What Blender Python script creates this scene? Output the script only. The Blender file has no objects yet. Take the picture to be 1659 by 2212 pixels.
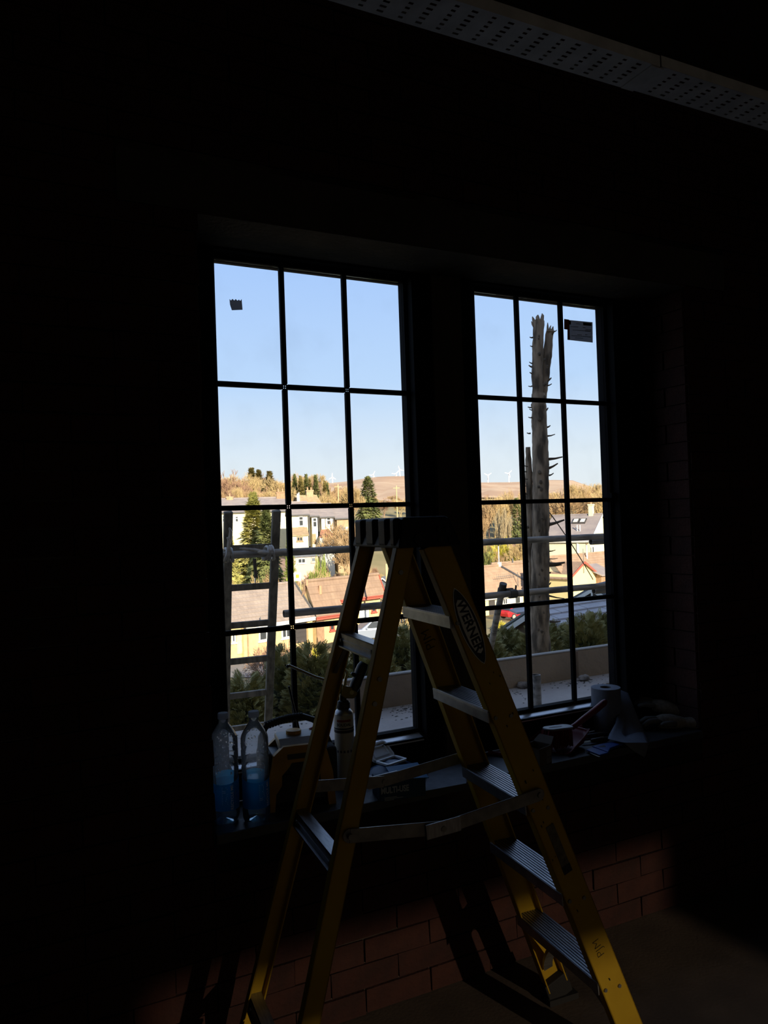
import bpy, bmesh, math, random
import numpy as np
from mathutils import Vector, Matrix
random.seed(7); rng = np.random.default_rng(7)
scene = bpy.context.scene
COL = scene.collection
PI = math.pi

# ------------------------------------------------------------------ camera
EYE = 1.49                      # eye height above the room floor (z = 0)
FPX = 1650.456
YAW, PITCH, ROLL = 0.4645, 0.0140, -0.0339
CAM = Vector((-0.6278, -2.4166, EYE))
_f = Vector((math.sin(YAW)*math.cos(PITCH), math.cos(YAW)*math.cos(PITCH), math.sin(PITCH)))
_r = Vector((math.cos(YAW), -math.sin(YAW), 0)); _u = _r.cross(_f)
_R = _r*math.cos(ROLL) + _u*math.sin(ROLL); _U = -_r*math.sin(ROLL) + _u*math.cos(ROLL)
cam_data = bpy.data.cameras.new('camera'); cam = bpy.data.objects.new('camera', cam_data); COL.objects.link(cam)
cam_data.sensor_fit = 'VERTICAL'; cam_data.sensor_height = 36.0; cam_data.lens = FPX/2212*36.0
cam_data.clip_start = 0.05; cam_data.clip_end = 12000
cam.matrix_world = Matrix(((_R.x, _U.x, -_f.x, CAM.x), (_R.y, _U.y, -_f.y, CAM.y), (_R.z, _U.z, -_f.z, CAM.z), (0, 0, 0, 1)))
scene.camera = cam

# ------------------------------------------------------------------ world, sun, lamp beyond the doorway, exposure
world = bpy.data.worlds.new('sky'); scene.world = world; world.use_nodes = True
nt = world.node_tree; nt.nodes.clear()
w_out = nt.nodes.new('ShaderNodeOutputWorld'); w_bg = nt.nodes.new('ShaderNodeBackground')
w_tc = nt.nodes.new('ShaderNodeTexCoord'); w_sep = nt.nodes.new('ShaderNodeSeparateXYZ'); w_ramp = nt.nodes.new('ShaderNodeValToRGB')
nt.links.new(w_tc.outputs['Generated'], w_sep.inputs[0]); w_map = nt.nodes.new('ShaderNodeMapRange'); w_map.inputs['From Min'].default_value = -1.0
nt.links.new(w_sep.outputs['Z'], w_map.inputs[0]); nt.links.new(w_map.outputs[0], w_ramp.inputs[0])
nt.links.new(w_ramp.outputs[0], w_bg.inputs[0]); nt.links.new(w_bg.outputs[0], w_out.inputs[0])
e = w_ramp.color_ramp.elements
e[0].position = 0.49; e[0].color = (0.10, 0.09, 0.07, 1)      # land below the horizon
e[1].position = 1.0; e[1].color = (0.27, 0.37, 0.60, 1)
for pos, c in ((0.0, (0.87, 0.90, 0.90, 1)), (0.08, (0.78, 0.87, 0.95, 1)), (0.18, (0.53, 0.72, 1.0, 1)), (0.33, (0.41, 0.61, 1.0, 1)), (0.6, (0.34, 0.49, 0.82, 1))):
    n = e.new(0.5+pos/2); n.color = c
w_bg.inputs[1].default_value = 1.04

sun_data = bpy.data.lights.new('sun', 'SUN'); sun = bpy.data.objects.new('sun', sun_data); COL.objects.link(sun)
SUN_TO = Vector((-0.12, -1.0, 0.36)).normalized()
sun.rotation_euler = SUN_TO.to_track_quat('Z', 'Y').to_euler()
sun_data.energy = 11.0; sun_data.color = (1.0, 0.87, 0.66); sun_data.angle = 0.009
sun.location = (0, -30, 40)

# the lamp burning in the hall behind the camera; its light comes in through the doorway of wall_back
lamp_data = bpy.data.lights.new('hall_lamp', 'SPOT'); lamp = bpy.data.objects.new('hall_lamp', lamp_data); COL.objects.link(lamp)
lamp.location = (2.72, -14.0, EYE + 1.70)
lamp_dir = Vector((-0.172, 1.0, -0.212))
lamp.rotation_euler = (-lamp_dir).to_track_quat('Z', 'Y').to_euler()
lamp_data.spot_size = math.radians(26); lamp_data.spot_blend = 0.3; lamp_data.shadow_soft_size = 0.045
lamp_data.energy = 1600; lamp_data.color = (1.0, 0.80, 0.58)

# added fill lamp, bounced off the back wall to brighten the dim interior
fill_data = bpy.data.lights.new('fill_light', 'AREA'); fill = bpy.data.objects.new('fill_light', fill_data); COL.objects.link(fill)
fill.location = (0.6, -5.2, 2.2); fill.rotation_euler = (math.radians(-90), 0, 0)
fill_data.size = 0.35; fill_data.energy = 21; fill_data.color = (1.0, 0.95, 0.86)

vs = scene.view_settings
vs.view_transform = 'Standard'; vs.look = 'None'; vs.gamma = 1.0; vs.use_curve_mapping = False; vs.exposure = 0.0
scene.cycles.transparent_max_bounces = 32
scene.cycles.sample_clamp_indirect = 4.0

# ------------------------------------------------------------------ measuring helpers (photo pixel -> point of the place)
def ray(px, py): return _f + _R*((px-829.5)/FPX) - _U*((py-1106)/FPX)
def at_d(px, py, d): return CAM + ray(px, py)*d
def at_y(px, py, Y):
    v = ray(px, py); return CAM + v*((Y-CAM.y)/v.y)
def at_z(px, py, z):
    v = ray(px, py); return CAM + v*((z-CAM.z)/v.z)
def rel(z): return z + EYE

# ------------------------------------------------------------------ materials
MATS = {}
def mat(name, col, rough=0.6, metal=0.0, col2=None, scale=8.0, bump=0.0, bscale=None, spec=0.5, detail=4.0, stretch=None, contrast=(0.35, 0.65)):
    if name in MATS: return MATS[name]
    m = bpy.data.materials.new(name); m.use_nodes = True; MATS[name] = m
    t = m.node_tree; b = t.nodes['Principled BSDF']
    b.inputs['Base Color'].default_value = (*col, 1); b.inputs['Roughness'].default_value = rough; b.inputs['Metallic'].default_value = metal
    b.inputs['Specular IOR Level'].default_value = spec
    if col2 is not None or bump:
        tc = t.nodes.new('ShaderNodeTexCoord'); mp = t.nodes.new('ShaderNodeMapping')
        t.links.new(tc.outputs['Object'], mp.inputs[0])
        if stretch: mp.inputs['Scale'].default_value = stretch
    if col2 is not None:
        n = t.nodes.new('ShaderNodeTexNoise'); n.inputs['Scale'].default_value = scale; n.inputs['Detail'].default_value = detail
        t.links.new(mp.outputs[0], n.inputs['Vector'])
        r = t.nodes.new('ShaderNodeValToRGB'); r.color_ramp.elements[0].position = contrast[0]; r.color_ramp.elements[1].position = contrast[1]
        r.color_ramp.elements[0].color = (*col, 1); r.color_ramp.elements[1].color = (*col2, 1)
        t.links.new(n.outputs['Fac'], r.inputs[0]); t.links.new(r.outputs[0], b.inputs['Base Color'])
    if bump:
        n2 = t.nodes.new('ShaderNodeTexNoise'); n2.inputs['Scale'].default_value = bscale or scale*3; n2.inputs['Detail'].default_value = 5
        t.links.new(mp.outputs[0], n2.inputs['Vector'])
        bp = t.nodes.new('ShaderNodeBump'); bp.inputs['Strength'].default_value = bump; bp.inputs['Distance'].default_value = 0.01
        t.links.new(n2.outputs['Fac'], bp.inputs['Height']); t.links.new(bp.outputs[0], b.inputs['Normal'])
    return m

def glass_mat(name, tint, gloss=0.06, dust=0.0, dust_col=(0.6, 0.6, 0.6), rough=0.0, dscale=6.0):
    """thin clear sheet: passes light straight through, mirrors a little at grazing angles, carries some dust"""
    if name in MATS: return MATS[name]
    m = bpy.data.materials.new(name); m.use_nodes = True; MATS[name] = m
    t = m.node_tree; t.nodes.clear()
    o = t.nodes.new('ShaderNodeOutputMaterial'); tr = t.nodes.new('ShaderNodeBsdfTransparent'); gl = t.nodes.new('ShaderNodeBsdfGlossy')
    tr.inputs[0].default_value = (*tint, 1); gl.inputs['Roughness'].default_value = rough
    lw = t.nodes.new('ShaderNodeLayerWeight'); lw.inputs[0].default_value = gloss
    mx = t.nodes.new('ShaderNodeMixShader'); t.links.new(lw.outputs['Fresnel'], mx.inputs[0]); t.links.new(tr.outputs[0], mx.inputs[1]); t.links.new(gl.outputs[0], mx.inputs[2])
    last = mx
    if dust:
        d = t.nodes.new('ShaderNodeBsdfDiffuse'); d.inputs[0].default_value = (*dust_col, 1)
        tc = t.nodes.new('ShaderNodeTexCoord'); n = t.nodes.new('ShaderNodeTexNoise'); n.inputs['Scale'].default_value = dscale; n.inputs['Detail'].default_value = 8
        t.links.new(tc.outputs['Object'], n.inputs['Vector'])
        mr = t.nodes.new('ShaderNodeMapRange'); mr.inputs['From Min'].default_value = 0.5; mr.inputs['From Max'].default_value = 0.8; mr.inputs['To Min'].default_value = dust*0.15; mr.inputs['To Max'].default_value = dust
        t.links.new(n.outputs['Fac'], mr.inputs[0])
        m2 = t.nodes.new('ShaderNodeMixShader'); t.links.new(mr.outputs[0], m2.inputs[0]); t.links.new(mx.outputs[0], m2.inputs[1]); t.links.new(d.outputs[0], m2.inputs[2]); last = m2
    t.links.new(last.outputs[0], o.inputs[0])
    return m

def film_mat(name, tint, diff, mixf, trans=0.5, gloss=0.0):
    """printed translucent film"""
    m = bpy.data.materials.new(name); m.use_nodes = True; MATS[name] = m; t = m.node_tree; t.nodes.clear()
    o = t.nodes.new('ShaderNodeOutputMaterial'); tr = t.nodes.new('ShaderNodeBsdfTransparent'); tr.inputs[0].default_value = (*tint, 1)
    d = t.nodes.new('ShaderNodeBsdfDiffuse'); d.inputs[0].default_value = (*diff, 1); tl = t.nodes.new('ShaderNodeBsdfTranslucent'); tl.inputs[0].default_value = (*diff, 1)
    a = t.nodes.new('ShaderNodeMixShader'); a.inputs[0].default_value = trans; t.links.new(d.outputs[0], a.inputs[1]); t.links.new(tl.outputs[0], a.inputs[2])
    b = t.nodes.new('ShaderNodeMixShader'); b.inputs[0].default_value = mixf; t.links.new(tr.outputs[0], b.inputs[1]); t.links.new(a.outputs[0], b.inputs[2])
    if gloss:
        lw = t.nodes.new('ShaderNodeLayerWeight'); lw.inputs[0].default_value = gloss; gl = t.nodes.new('ShaderNodeBsdfGlossy'); gl.inputs['Roughness'].default_value = 0.06
        c = t.nodes.new('ShaderNodeMixShader'); t.links.new(lw.outputs['Fresnel'], c.inputs[0]); t.links.new(b.outputs[0], c.inputs[1]); t.links.new(gl.outputs[0], c.inputs[2]); b = c
    t.links.new(b.outputs[0], o.inputs[0]); return m
def leaf_mat(name, c1, c2, scale=1.5, trans=0.25):
    if name in MATS: return MATS[name]
    m = mat(name, c1, 0.7, 0, c2, scale, spec=0.2)
    return m

# ------------------------------------------------------------------ mesh building helpers
class MB:
    def __init__(s): s.v = []; s.f = []
    def add(s, vs, fs):
        o = len(s.v); s.v.extend([tuple(p) for p in vs]); s.f.extend([tuple(i+o for i in q) for q in fs]); return s
    def box(s, c, size, M=None):
        hx, hy, hz = size[0]/2, size[1]/2, size[2]/2; c = Vector(c)
        pts = [Vector((x, y, z)) for x in (-hx, hx) for y in (-hy, hy) for z in (-hz, hz)]
        if M is not None: pts = [M @ p for p in pts]
        return s.add([c+p for p in pts], [(0, 1, 3, 2), (4, 6, 7, 5), (0, 4, 5, 1), (2, 3, 7, 6), (0, 2, 6, 4), (1, 5, 7, 3)])
    def span(s, x0, x1, y0, y1, z0, z1):
        return s.box(((x0+x1)/2, (y0+y1)/2, (z0+z1)/2), (abs(x1-x0), abs(y1-y0), abs(z1-z0)))
    def bar(s, p, q, w, h, side):
        """box beam from p to q, w along 'side', h along the third direction"""
        p, q = Vector(p), Vector(q); d = (q-p).normalized(); sd = Vector(side); sd = (sd - d*sd.dot(d)).normalized(); n = d.cross(sd)
        pts = []
        for b in (p, q):
            for a, c in ((-1, -1), (1, -1), (1, 1), (-1, 1)): pts.append(b + sd*(a*w/2) + n*(c*h/2))
        return s.add(pts, [(0, 3, 2, 1), (4, 5, 6, 7), (0, 1, 5, 4), (1, 2, 6, 5), (2, 3, 7, 6), (3, 0, 4, 7)])
    def tube(s, pts, radii, n=8, caps=True):
        pts = [Vector(p) for p in pts]
        if not hasattr(radii, '__len__'): radii = [radii]*len(pts)
        rings = []; ref = None
        for i, p in enumerate(pts):
            d = (pts[min(i+1, len(pts)-1)] - pts[max(i-1, 0)])
            d = d.normalized() if d.length > 1e-9 else Vector((0, 0, 1))
            if ref is None:
                ref = Vector((1, 0, 0)) if abs(d.x) < 0.8 else Vector((0, 1, 0))
            a = (ref - d*ref.dot(d)).normalized(); b = d.cross(a); ref = a
            rings.append([p + (a*math.cos(2*PI*k/n) + b*math.sin(2*PI*k/n))*radii[i] for k in range(n)])
        vs = [v for r in rings for v in r]; fs = []
        for i in range(len(pts)-1):
            for k in range(n): fs.append((i*n+k, i*n+(k+1) % n, (i+1)*n+(k+1) % n, (i+1)*n+k))
        if caps: fs.append(tuple(range(n-1, -1, -1))); fs.append(tuple((len(pts)-1)*n+k for k in range(n)))
        return s.add(vs, fs)
    def pipe(s, p, q, r, ri, n=16):
        """open-ended tube with wall thickness"""
        p, q = Vector(p), Vector(q); d = (q-p).normalized(); ref = Vector((1, 0, 0)) if abs(d.x) < 0.8 else Vector((0, 1, 0))
        a = (ref - d*ref.dot(d)).normalized(); b = d.cross(a); vs = []
        for base, rr in ((p, r), (q, r), (q, ri), (p, ri)):
            vs += [base + (a*math.cos(2*PI*k/n)+b*math.sin(2*PI*k/n))*rr for k in range(n)]
        fs = []
        for g in range(4):
            h = (g+1) % 4
            for k in range(n): fs.append((g*n+k, g*n+(k+1) % n, h*n+(k+1) % n, h*n+k))
        return s.add(vs, fs)
    def lathe(s, prof, n=24, c=(0, 0, 0), sx=1.0, sy=1.0, close=False, wob=None):
        c = Vector(c); vs = []; fs = []
        for j, (r, z) in enumerate(prof):
            for k in range(n):
                a = 2*PI*k/n; rr = r*(wob(a, z) if wob else 1)
                vs.append(c + Vector((rr*math.cos(a)*sx, rr*math.sin(a)*sy, z)))
        for j in range(len(prof)-1):
            for k in range(n): fs.append((j*n+k, j*n+(k+1) % n, (j+1)*n+(k+1) % n, (j+1)*n+k))
        if close: fs.append(tuple(range(n-1, -1, -1))); fs.append(tuple((len(prof)-1)*n+k for k in range(n)))
        return s.add(vs, fs)
    def prism(s, poly, vec):
        poly = [Vector(p) for p in poly]; vec = Vector(vec); n = len(poly)
        fs = [tuple(range(n-1, -1, -1)), tuple(range(n, 2*n))] + [(i, (i+1) % n, n+(i+1) % n, n+i) for i in range(n)]
        return s.add(poly+[p+vec for p in poly], fs)
    def blob(s, c, r, n=8, m=6, jit=0.15, rnd=random):
        c = Vector(c); vs = []; fs = []
        for j in range(m+1):
            th = PI*j/m
            for k in range(n):
                a = 2*PI*k/n; q = 1+rnd.uniform(-jit, jit)
                vs.append(c + Vector((r[0]*math.sin(th)*math.cos(a)*q, r[1]*math.sin(th)*math.sin(a)*q, r[2]*math.cos(th)*(1 if j in (0, m) else q))))
        for j in range(m):
            for k in range(n): fs.append((j*n+k, (j+1)*n+k, (j+1)*n+(k+1) % n, j*n+(k+1) % n))
        return s.add(vs, fs)
    def mesh(s, name, smooth=False):
        me = bpy.data.meshes.new(name); me.from_pydata(s.v, [], s.f); me.update()
        bm = bmesh.new(); bm.from_mesh(me)
        if len(s.v) < 40000: bmesh.ops.recalc_face_normals(bm, faces=bm.faces)
        bm.to_mesh(me); bm.free()
        if smooth:
            me.polygons.foreach_set('use_smooth', [True]*len(me.polygons))
            try: me.set_sharp_from_angle(angle=math.radians(38))
            except Exception: pass
        return me
    def build(s, name, material, parent=None, smooth=False, world=False):
        if world and parent is not None:
            M = parent.matrix_basis.inverted()
            q = parent.parent
            while q is not None: M = M @ q.matrix_basis.inverted(); q = q.parent
            s.v = [tuple(M @ Vector(p)) for p in s.v]
        o = bpy.data.objects.new(name, s.mesh(name, smooth)); COL.objects.link(o)
        o.data.materials.append(material if not isinstance(material, str) else MATS[material])
        if parent is not None: o.parent = parent
        return o

def bevel(o, w=0.004, seg=2):
    m = o.modifiers.new('bevel', 'BEVEL'); m.width = w; m.segments = seg; m.limit_method = 'ANGLE'; m.angle_limit = math.radians(40); return o

def tag(o, label=None, cat=None, group=None, kind=None):
    if label: o['label'] = label
    if cat: o['category'] = cat
    if group: o['group'] = group
    if kind: o['kind'] = kind
    return o
def thing(name, label, cat, loc=(0, 0, 0), rz=0.0, group=None, kind=None):
    o = bpy.data.objects.new(name, None); COL.objects.link(o); o.empty_display_size = 0.1
    o.location = loc; o.rotation_euler = (0, 0, rz); o.matrix_basis = Matrix.Translation(Vector(loc)) @ Matrix.Rotation(rz, 4, 'Z')
    return tag(o, label, cat, group, kind)
def raw_mesh(name, V, F, material, parent=None, smooth=False):
    """numpy bulk mesh; F is (n,3) or (n,4)"""
    me = bpy.data.meshes.new(name); V = np.asarray(V, np.float32); F = np.asarray(F, np.int32); k = F.shape[1]
    me.vertices.add(len(V)); me.vertices.foreach_set('co', V.ravel())
    me.loops.add(F.size); me.loops.foreach_set('vertex_index', F.ravel())
    me.polygons.add(len(F)); me.polygons.foreach_set('loop_start', np.arange(0, F.size, k, dtype=np.int32))
    me.update(calc_edges=True); me.validate()
    if smooth: me.polygons.foreach_set('use_smooth', [True]*len(F))
    me.materials.append(material)
    o = bpy.data.objects.new(name, me); COL.objects.link(o)
    if parent is not None: o.parent = parent
    return o
def dup(o, parent=None):
    c = o.copy(); COL.objects.link(c)
    if parent is not None: c.parent = parent
    for ch in list(o.children): dup(ch, c)
    return c
def text_part(name, txt, size, material, parent, M, offset=0.0, extrude=0.0004, shear=0.0, align='CENTER', sx=1.0):
    """flat lettering as a thin mesh, placed by matrix M in the parent's space"""
    cu = bpy.data.curves.new('lettering', 'FONT'); cu.body = txt; cu.size = size; cu.align_x = align; cu.align_y = 'CENTER'
    cu.extrude = extrude; cu.offset = offset; cu.shear = shear; cu.resolution_u = 3
    tmp = bpy.data.objects.new('lettering', cu); COL.objects.link(tmp)
    dg = bpy.context.evaluated_depsgraph_get(); dg.update()
    me = bpy.data.meshes.new_from_object(tmp.evaluated_get(dg)); bpy.data.objects.remove(tmp); bpy.data.curves.remove(cu)
    me.transform(M @ Matrix.Diagonal((sx, 1, 1, 1)))
    me.materials.clear(); me.materials.append(material)
    o = bpy.data.objects.new(name, me); COL.objects.link(o); o.parent = parent
    return o
def frame_matrix(o, x, y):
    """matrix with origin o, x axis x, y axis y (z = x cross y)"""
    x = Vector(x).normalized(); y = Vector(y); y = (y-x*y.dot(x)).normalized(); z = x.cross(y); o = Vector(o)
    return Matrix(((x.x, y.x, z.x, o.x), (x.y, y.y, z.y, o.y), (x.z, y.z, z.z, o.z), (0, 0, 0, 1)))
# ================================================================== THE BUILDING AND THE ROOM
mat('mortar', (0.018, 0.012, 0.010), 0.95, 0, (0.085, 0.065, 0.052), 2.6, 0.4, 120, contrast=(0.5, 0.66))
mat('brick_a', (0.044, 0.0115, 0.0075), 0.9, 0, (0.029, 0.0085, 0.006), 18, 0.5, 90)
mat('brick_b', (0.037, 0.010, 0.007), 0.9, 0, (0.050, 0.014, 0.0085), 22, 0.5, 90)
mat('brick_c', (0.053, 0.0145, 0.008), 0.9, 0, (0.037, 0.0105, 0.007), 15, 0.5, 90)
mat('old_plaster', (0.50, 0.45, 0.38), 0.95, 0, (0.40, 0.36, 0.31), 3, 0.2, 40)
mat('dark_ceiling', (0.10, 0.09, 0.08), 0.95, 0, (0.07, 0.065, 0.06), 3)
mat('dusty_floor', (0.115, 0.086, 0.066), 0.95, 0, (0.075, 0.057, 0.046), 5, 0.12, 90)
mat('lintel_concrete', (0.065, 0.055, 0.045), 0.9, 0, (0.045, 0.038, 0.032), 8, 0.4, 60)
mat('bounce_stone', (0.46, 0.40, 0.31), 0.9, 0, (0.36, 0.31, 0.24), 4)
mat('frame_metal', (0.0045, 0.005, 0.006), 0.65, 0.0, spec=0.04)
mat('ledge_sky_sheen', (0.85, 0.86, 0.88), 0.25, 0.55, spec=0.6)  # pale tone paints the sky's reflection along the window ledge
mat('gasket', (0.005, 0.005, 0.006), 0.7, spec=0.04)
mat('pier_timber', (0.050, 0.040, 0.030), 0.8, 0, (0.035, 0.028, 0.022), 6, stretch=(8, 8, 0.6))
mat('sill_slate', (0.060, 0.062, 0.066), 0.45, 0, (0.035, 0.036, 0.04), 9, 0.15, 60)
mat('galvanised', (0.86, 0.87, 0.88), 0.5, 0.1, (0.68, 0.69, 0.70), 14)
glass_mat('window_glass', (0.965, 0.975, 0.975), 0.05, 0.05, (0.55, 0.55, 0.55))

WALL_Y = -0.28
OX0, OX1 = -0.115, 1.80                      # window opening
OZ0, OZ1 = rel(-0.883), rel(0.893)
wf = thing('wall_front', 'dark red brick wall around the two tall windows', None, (0, 0, 0), kind='structure')
m = MB(); yb, yo = WALL_Y+0.010, 0.10; TOP = rel(5.9); LOW = -8.0
m.span(-14, OX0, yb, yo, LOW, TOP); m.span(OX1, 46, yb, yo, LOW, TOP); m.span(OX0, OX1, yb, yo, LOW, OZ0); m.span(OX0, OX1, yb, yo, OZ1, TOP)
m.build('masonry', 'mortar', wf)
m = MB(); y1_ = yo+0.05
m.span(-14, OX0-0.03, yo+0.001, y1_, LOW, TOP); m.span(OX1+0.03, 46, yo+0.001, y1_, LOW, TOP); m.span(OX0-0.03, OX1+0.03, yo+0.001, y1_, LOW, OZ0-0.02); m.span(OX0-0.03, OX1+0.03, yo+0.001, y1_, OZ1+0.02, TOP)
m.build('bounce_facing', 'bounce_stone', wf)  # unseen outer skin, added to bounce light onto parapet, hedge and trunk
m = MB(); m.span(-0.33, 2.02, WALL_Y-0.006, WALL_Y+0.012, OZ1, OZ1+0.145); m.span(OX0, OX1, WALL_Y-0.004, yo, OZ1-0.006, OZ1)
m.build('lintel', 'lintel_concrete', wf)

# bricks: real blocks proud of the mortar, laid in running bond
bl, bh, bd, pitch, course = 0.2205, 0.0705, 0.05, 0.225, 0.075
cands = []
for k in range(0, 43):
    z0 = 0.005 + k*course
    x = -1.02 - (pitch/2 if k % 2 else 0)
    while x < 2.75:
        segs = [(x, x+bl)]
        if z0+bh > OZ0-0.01 and z0 < OZ1+0.15:
            lo, hi = (OX0, OX1) if z0 < OZ1 else (-0.335, 2.025)
            segs = []
            if x < lo: segs.append((x, min(x+bl, lo)))
            if x+bl > hi: segs.append((max(x, hi), x+bl))
        for a, b in segs:
            if b-a > 0.03: cands.append((a, b, z0))
        x += pitch
def vis(c):
    d = abs((c[0]+c[1])/2-0.5); return (0 if c[2] < OZ0 else 1.2) + d*0.35 + abs(c[2]-0.5)*0.25
cands.sort(key=vis)
brick_cache = {}
stuff = MB()
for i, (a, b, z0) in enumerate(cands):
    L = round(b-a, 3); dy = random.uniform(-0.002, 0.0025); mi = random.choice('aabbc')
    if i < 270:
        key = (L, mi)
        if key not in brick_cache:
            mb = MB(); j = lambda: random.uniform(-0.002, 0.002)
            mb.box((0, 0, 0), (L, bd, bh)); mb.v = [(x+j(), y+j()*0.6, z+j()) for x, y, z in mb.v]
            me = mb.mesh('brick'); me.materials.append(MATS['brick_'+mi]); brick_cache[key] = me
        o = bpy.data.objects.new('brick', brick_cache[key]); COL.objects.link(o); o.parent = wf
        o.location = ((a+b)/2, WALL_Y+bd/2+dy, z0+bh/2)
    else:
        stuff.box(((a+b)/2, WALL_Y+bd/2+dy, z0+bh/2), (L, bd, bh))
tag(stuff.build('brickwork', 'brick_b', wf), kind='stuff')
# toothed brick quoin on the right-hand reveal
for k in range(0, 24):
    z0 = OZ0 + 0.04 + k*course
    if z0+bh > OZ1-0.01: break
    for (y0, y1) in (((-0.272, -0.172), (-0.162, -0.062)) if k % 2 else ((-0.272, -0.06),)):
        mi = random.choice('abc'); key = ('q', round(y1-y0, 3), mi)
        if key not in brick_cache:
            mb = MB(); mb.box((0, 0, 0), (0.02, y1-y0, bh)); me = mb.mesh('brick'); me.materials.append(MATS['brick_'+mi]); brick_cache[key] = me
        o = bpy.data.objects.new('brick', brick_cache[key]); COL.objects.link(o); o.parent = wf; o.location = (OX1, (y0+y1)/2, z0+bh/2)

def structure(name, mb, material):
    o = mb.build(name, material); o['kind'] = 'structure'; return o
RX0, RX1, RY0, RH = -3.2, 5.2, -16.4, 3.3
m = MB(); m.span(RX0-0.3, RX1+0.3, RY0-0.3, yb-0.001, -0.2, 0.0); structure('floor', m, 'dusty_floor')
m = MB(); m.span(RX0-0.3, RX1+0.3, RY0-0.3, yb-0.001, RH, RH+0.25); structure('ceiling', m, 'dark_ceiling')
m = MB(); m.span(RX0-0.3, RX0, RY0, yb-0.001, 0.0, RH); structure('wall_left', m, 'old_plaster')
m = MB(); m.span(RX1, RX1+0.3, RY0, yb-0.001, 0.0, RH); structure('wall_right', m, 'old_plaster')
m = MB(); DX0, DX1, DH = 1.465, 2.255, 2.0
m.span(RX0, DX0, -8.45, -8.30, 0, RH); m.span(DX1, RX1, -8.45, -8.30, 0, RH); m.span(DX0, DX1, -8.45, -8.30, DH, RH); structure('wall_back', m, 'old_plaster')
m = MB(); m.span(RX0-0.3, RX1+0.3, RY0-0.3, RY0, 0, RH); structure('wall_hall', m, 'old_plaster')

# ------------------------------------------------------------------ windows
GT, GB = rel(0.8635), rel(-0.7365)
def window(name, label, x0, cw, fx0, fx1, clips):
    w = thing(name, label, None, (0, 0, 0), kind='structure')
    x1 = x0+3*cw; bw = 0.0165
    mk = lambda nm, mm, *b: bevel(MB().span(*b).build(nm, mm, w), 0.002, 1)
    # outer frame
    mk('frame_stile', 'frame_metal', fx0, x0-0.012, -0.055, 0.05, rel(-0.853), OZ1-0.006)
    mk('frame_stile', 'frame_metal', x1+0.012, fx1, -0.055, 0.05, rel(-0.853), OZ1-0.006)
    mk('frame_head', 'frame_metal', x0-0.012, x1+0.012, -0.055, 0.05, GT+0.016, OZ1-0.006)
    mk('frame_rail', 'frame_metal', x0-0.012, x1+0.012, -0.055, 0.05, rel(-0.853), GB-0.022); MB().prism([(x0+0.001, -0.056, GB-0.032), (x0+0.001, -0.056, GB-0.028), (x0+0.001, -0.0165, GB-0.013), (x0+0.001, -0.0165, GB-0.022), (x0+0.001, -0.050, GB-0.022)], (x1-x0-0.002, 0, 0)).build('sheen_ledge', 'ledge_sky_sheen', w)  # ledge tilted and pale to imitate sky mirrored in the dark frame
    # glazing beads
    mk('glazing_bead', 'gasket', x0-0.012, x0, -0.014, 0.02, GB-0.018, GT+0.016); mk('glazing_bead', 'gasket', x1, x1+0.012, -0.014, 0.02, GB-0.018, GT+0.016)
    mk('glazing_bead', 'gasket', x0, x1, -0.016, 0.02, GB-0.018, GB); mk('glazing_bead', 'gasket', x0, x1, -0.016, 0.02, GT, GT+0.016)
    zc = [GT-0.4*k for k in range(5)]; xc = [x0+cw*k for k in range(4)]; h = bw/2
    if clips:      # bars meet in clips that leave four small holes
        for i in (1, 2):
            for k in range(4):
                a = zc[k] - (h if k else 0); b = zc[k+1] + (h if k < 3 else 0)
                mk('glazing_bar', 'frame_metal', xc[i]-h, xc[i]+h, -0.009, 0.009, b, a)
        for k in (1, 2, 3):
            for i in range(3):
                a = xc[i] + (h if i else 0); b = xc[i+1] - (h if i < 2 else 0)
                mk('glazing_bar', 'frame_metal', a, b, -0.009, 0.009, zc[k]-h, zc[k]+h)
            for i in (1, 2):
                c = MB(); X, Z = xc[i], zc[k]
                for q in (-h+0.0014, 0, h-0.0014):
                    c.span(X+q-0.0014, X+q+0.0014, -0.003, 0.003, Z-h, Z+h); c.span(X-h, X+h, -0.0028, 0.0028, Z+q-0.0014, Z+q+0.0014)
                c.build('bar_clip', 'gasket', w)
    else:
        for i in (1, 2): mk('glazing_bar', 'frame_metal', xc[i]-h, xc[i]+h, -0.009, 0.009, GB, GT)
        for k in (1, 2, 3): mk('glazing_bar', 'frame_metal', x0, x1, -0.0085, 0.0085, zc[k]-h, zc[k]+h)
    for i in range(3):
        for k in range(4):
            MB().span(xc[i]+(h if i else 0), xc[i+1]-(h if i < 2 else 0), -0.002, 0.002, zc[k+1]+(h if k < 3 else 0), zc[k]-(h if k else 0)).build('pane', 'window_glass', w)
    return w
W1 = window('window_1', 'black metal window of twelve panes behind the water bottles', 0.0, 0.2279, OX0+0.002, 0.765, True)
W2 = window('window_2', 'black metal window of twelve panes behind the paper roll', 0.9740, 0.2170, 0.895, OX1-0.002, False)
mk = MB(); mk.span(0.767, 0.893, -0.070, 0.08, rel(-0.853), OZ1-0.007); o = structure('trim_1', mk, 'pier_timber'); o['label'] = 'dark timber pier between the two windows'; bevel(o, 0.004)
mk = MB(); mk.span(OX0+0.001, OX1-0.001, -0.286, -0.057, rel(-0.882), rel(-0.853)); o = structure('trim_2', mk, 'sill_slate'); o['label'] = 'dark slate window sill board under both windows'; bevel(o, 0.004)
SILL = rel(-0.853)
# window stay on the right-hand stile
st = MB(); st.span(1.612, 1.637, -0.035, -0.006, GT-0.793, GT-0.772); st.build('window_catch', 'frame_metal', W2)

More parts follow.
